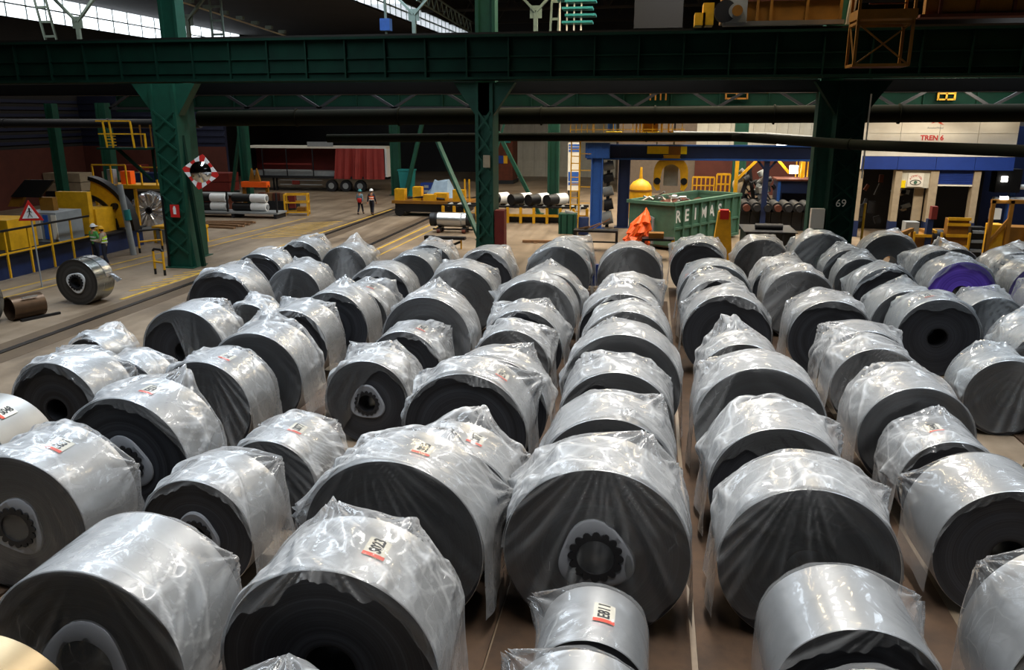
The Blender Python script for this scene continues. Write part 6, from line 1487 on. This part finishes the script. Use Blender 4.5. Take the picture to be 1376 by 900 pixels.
def skinned(name, chains, m, parent, sub=1, root=0):
    """limbs as chains of (point, radius); the first vertex of the first chain is the root"""
    verts = []; rad = []; edges = []; idx = {}
    def vid(p, r):
        k = tuple(round(c, 4) for c in p)
        if k not in idx: idx[k] = len(verts); verts.append(p); rad.append(r)
        return idx[k]
    for ch in chains:
        ids = [vid(p, r) for p, r in ch]
        edges += list(zip(ids[:-1], ids[1:]))
    me = bpy.data.meshes.new(name); me.from_pydata(verts, edges, [])
    o = bpy.data.objects.new(name, me); COL.objects.link(o)
    md = o.modifiers.new('skin', 'SKIN')
    for i, sv in enumerate(me.skin_vertices[0].data):
        r = rad[i]; sv.radius = r if isinstance(r, tuple) else (r, r); sv.use_root = (i == root)
    md.use_smooth_shade = True
    s = o.modifiers.new('sub', 'SUBSURF'); s.levels = sub; s.render_levels = sub
    dg = bpy.context.evaluated_depsgraph_get(); dg.update()
    out = bpy.data.meshes.new_from_object(o.evaluated_get(dg))
    bpy.data.objects.remove(o)
    out.materials.clear(); out.materials.append(M[m]); out.shade_smooth(); out.name = name
    return meshobj(name, out, parent)
def person(lab, loc, rz, pose, top, vest, trousers, helmet, scale=1.0):
    """figure facing -y; pose gives joint positions"""
    t = thing('person', lab, 'person', loc, rz); t.scale = (scale,) * 3
    P = dict(pelvis=(0, 0, 0.95), waist=(0, 0.0, 1.10), chest=(0, 0.0, 1.32), neck=(0, 0.0, 1.49), head=(0, -0.02, 1.60), crown=(0, -0.02, 1.72),
             shl=(-0.18, 0, 1.41), shr=(0.18, 0, 1.41), ell=(-0.24, 0.03, 1.12), elr=(0.24, 0.03, 1.12), hal=(-0.24, -0.06, 0.88), har=(0.24, -0.06, 0.88),
             hil=(-0.09, 0, 0.90), hir=(0.09, 0, 0.90), knl=(-0.10, -0.02, 0.50), knr=(0.10, -0.02, 0.50), anl=(-0.10, 0.02, 0.09), anr=(0.10, 0.02, 0.09))
    P.update(pose)
    V = {k: Vector(v) for k, v in P.items()}
    ch = [[(P['pelvis'], (0.13, 0.10)), (P['waist'], (0.125, 0.09)), (P['chest'], (0.15, 0.10)), (P['neck'], 0.058), (P['head'], (0.073, 0.092)), (P['crown'], (0.062, 0.075))]]
    toes = {}
    for s in 'lr':
        ch.append([(P['chest'], (0.15, 0.10)), (P['sh' + s], 0.065), (P['el' + s], 0.043), (P['ha' + s], 0.030)])
        d = (V['ha' + s] - V['el' + s]).normalized(); pm = V['ha' + s] + d * 0.07
        ch.append([(P['ha' + s], 0.030), (tuple(pm), (0.034, 0.018))])
        side = Vector((1, 0, 0)); nrm = d.cross(side).normalized() * 0.025
        for q, ln in ((-0.027, 0.065), (-0.009, 0.078), (0.009, 0.074), (0.027, 0.058)):
            kn = pm + side * q + d * 0.025; tp = kn + d * ln * 0.6 - nrm * 0.6
            ch.append([(tuple(pm), (0.034, 0.018)), (tuple(kn), 0.010), (tuple(tp), 0.008)])
        th = V['ha' + s] + d * 0.025; sg_ = 1 if s == 'l' else -1
        ch.append([(P['ha' + s], 0.030), (tuple(th + side * sg_ * 0.035 + d * 0.02), 0.011), (tuple(th + side * sg_ * 0.05 + d * 0.055), 0.009)])
        ch.append([(P['pelvis'], (0.13, 0.10)), (P['hi' + s], 0.092), (P['kn' + s], 0.060), (P['an' + s], 0.042)])
        toe = V['an' + s] + Vector(pose.get('toe' + s, (0, -0.16, -0.045)))
        toes[s] = toe
        ch.append([(P['an' + s], 0.042), (tuple(toe), (0.042, 0.030))])
    body = skinned('body', ch, 'skin_tone', t)
    h = V['head']; hd = Vector(pose.get('look', (0, -1, 0))).normalized(); rt = Vector((-hd.y, hd.x, 0))
    fc = MB()
    fc.add([tuple(h + hd * 0.088 + Vector((0, 0, 0.03))), tuple(h + hd * 0.086 + rt * 0.016 + Vector((0, 0, -0.02))), tuple(h + hd * 0.086 - rt * 0.016 + Vector((0, 0, -0.02))), tuple(h + hd * 0.118 + Vector((0, 0, -0.015)))], [(0, 1, 3), (0, 3, 2), (1, 2, 3)])
    fc.build('nose', 'skin_tone', t)
    for s in (-1, 1):
        MB().box(tuple(h + hd * 0.088 + rt * 0.03 * s + Vector((0, 0, 0.03))), (0.02, 0.02, 0.01)).build('eye', 'ink', t)
        MB().lathe([(0.004, -0.03), (0.02, -0.01), (0.02, 0.015), (0.004, 0.03)], tuple(h + rt * 0.085 * s), 8).build('ear', 'skin_tone', t)
    MB().box(tuple(h + hd * 0.090 + Vector((0, 0, -0.05))), (0.04, 0.02, 0.008)).build('mouth', 'red_dark', t)
    MB().lathe([(0.088, -0.055), (0.094, 0.0), (0.088, 0.05)], tuple(h - hd * 0.016 + Vector((0, 0, 0.035))), 14).build('hair', 'hair', t, True)
    c = h + Vector((0, 0, 0.085)); hm = MB()
    hm.lathe([(0.150, -0.012), (0.125, 0.0), (0.120, 0.035), (0.10, 0.085), (0.055, 0.12), (0.01, 0.13)], tuple(c), 20)
    pk = c + hd * 0.13; hm.box(tuple(pk), (0.16, 0.16, 0.016), (0, 0, math.atan2(hd.y, hd.x)))
    hm.build('helmet', helmet, t, True)
    # clothes follow the same joints, a little fuller
    jk = [[(tuple(V['pelvis'] - Vector((0, 0, 0.09))), (0.165, 0.135)), (P['pelvis'], (0.165, 0.135)), (P['waist'], (0.15, 0.12)), (P['chest'], (0.178, 0.13)), (tuple(V['neck'] - Vector((0, 0, 0.03))), 0.075)]]
    for s in 'lr':
        wr = V['el' + s].lerp(V['ha' + s], 0.93)
        jk.append([(P['chest'], (0.178, 0.13)), (P['sh' + s], 0.085), (P['el' + s], 0.060), (tuple(wr), 0.044)])
    skinned('jacket', jk, top, t)
    if vest:
        skinned('vest', [[(tuple(V['pelvis'] + Vector((0, 0, 0.02))), (0.17, 0.14)), (P['waist'], (0.166, 0.136)), (P['chest'], (0.196, 0.146)), (tuple(V['neck'] - Vector((0, 0, 0.05))), (0.11, 0.09))],
                         [(P['chest'], (0.196, 0.146)), (P['shl'], 0.092)], [(P['chest'], (0.196, 0.146)), (P['shr'], 0.092)]], vest, t)
        for z in (0.33, 0.72):
            q = V['pelvis'].lerp(V['chest'], z); MB().lathe([(0.19, -0.025), (0.195, 0.0), (0.19, 0.025)], (0, 0, 0), 20).build('reflective_band', 'reflect', t, True, tuple(q)).scale = (1.0, 0.80, 1)
    tr = [[(tuple(V['pelvis'] + Vector((0, 0, 0.14))), (0.142, 0.112)), (P['pelvis'], (0.148, 0.12))]]
    for s in 'lr':
        tr.append([(P['pelvis'], (0.148, 0.12)), (P['hi' + s], 0.108), (P['kn' + s], 0.078), (tuple(V['kn' + s].lerp(V['an' + s], 0.92)), 0.064)])
    skinned('trousers', tr, trousers, t)
    for s in 'lr':
        skinned('boot', [[(tuple(V['an' + s] + Vector((0, 0, 0.06))), 0.058), (tuple(V['an' + s] - Vector((0, 0, 0.03))), 0.056), (tuple(toes[s]), (0.052, 0.044))]], 'black', t)
    return t
person('person in white helmet and green vest seen from behind beside the coil line', (-25.1, 32.6, 0), math.radians(165),
       dict(hal=(-0.12, -0.26, 1.10), har=(0.12, -0.26, 1.08), ell=(-0.26, -0.02, 1.14), elr=(0.26, -0.02, 1.14)), 'green_cloth', 'green_cloth', 'navy', 'white_clean', 1.02)
person('person in yellow helmet and bright vest holding papers, facing left', (-24.25, 32.1, 0), math.radians(-75),
       dict(hal=(-0.10, -0.32, 1.16), har=(0.10, -0.30, 1.12), ell=(-0.23, -0.06, 1.14), elr=(0.23, -0.06, 1.12), head=(0, -0.06, 1.585), crown=(0, -0.08, 1.70), knl=(-0.10, -0.06, 0.5), anl=(-0.1, -0.10, 0.09), anr=(0.1, 0.14, 0.09)),
       'beige', 'hivis_green', 'navy', 'yellow', 1.02)
person('person in teal helmet walking away with a red bag at the waist', (-19.7, 52.6, 0), math.radians(170),
       dict(knl=(-0.09, -0.14, 0.52), anl=(-0.09, -0.22, 0.12), knr=(0.09, 0.03, 0.5), anr=(0.09, 0.22, 0.12), hal=(-0.22, 0.10, 0.92), har=(0.26, -0.16, 0.95)), 'grey_cloth', None, 'navy', 'helmet_teal', 0.96)
_pp = [o for o in bpy.data.objects if o.name.startswith('person')][-1]
MB().lathe([(0.14, 0.0), (0.21, 0.06), (0.21, 0.26), (0.16, 0.32)], (0, 0, 0.86), 16).build('waist_bag', 'red', _pp, True).scale = (1, 0.8, 1)
person('person in white helmet and orange vest walking away', (-18.75, 52.3, 0), math.radians(185),
       dict(knr=(0.09, -0.12, 0.52), anr=(0.09, -0.16, 0.11), knl=(-0.09, 0.03, 0.5), anl=(-0.09, 0.18, 0.11), hal=(-0.27, -0.12, 0.9), har=(0.27, 0.12, 0.9)), 'navy', 'hivis_orange', 'navy', 'white_clean', 1.0)
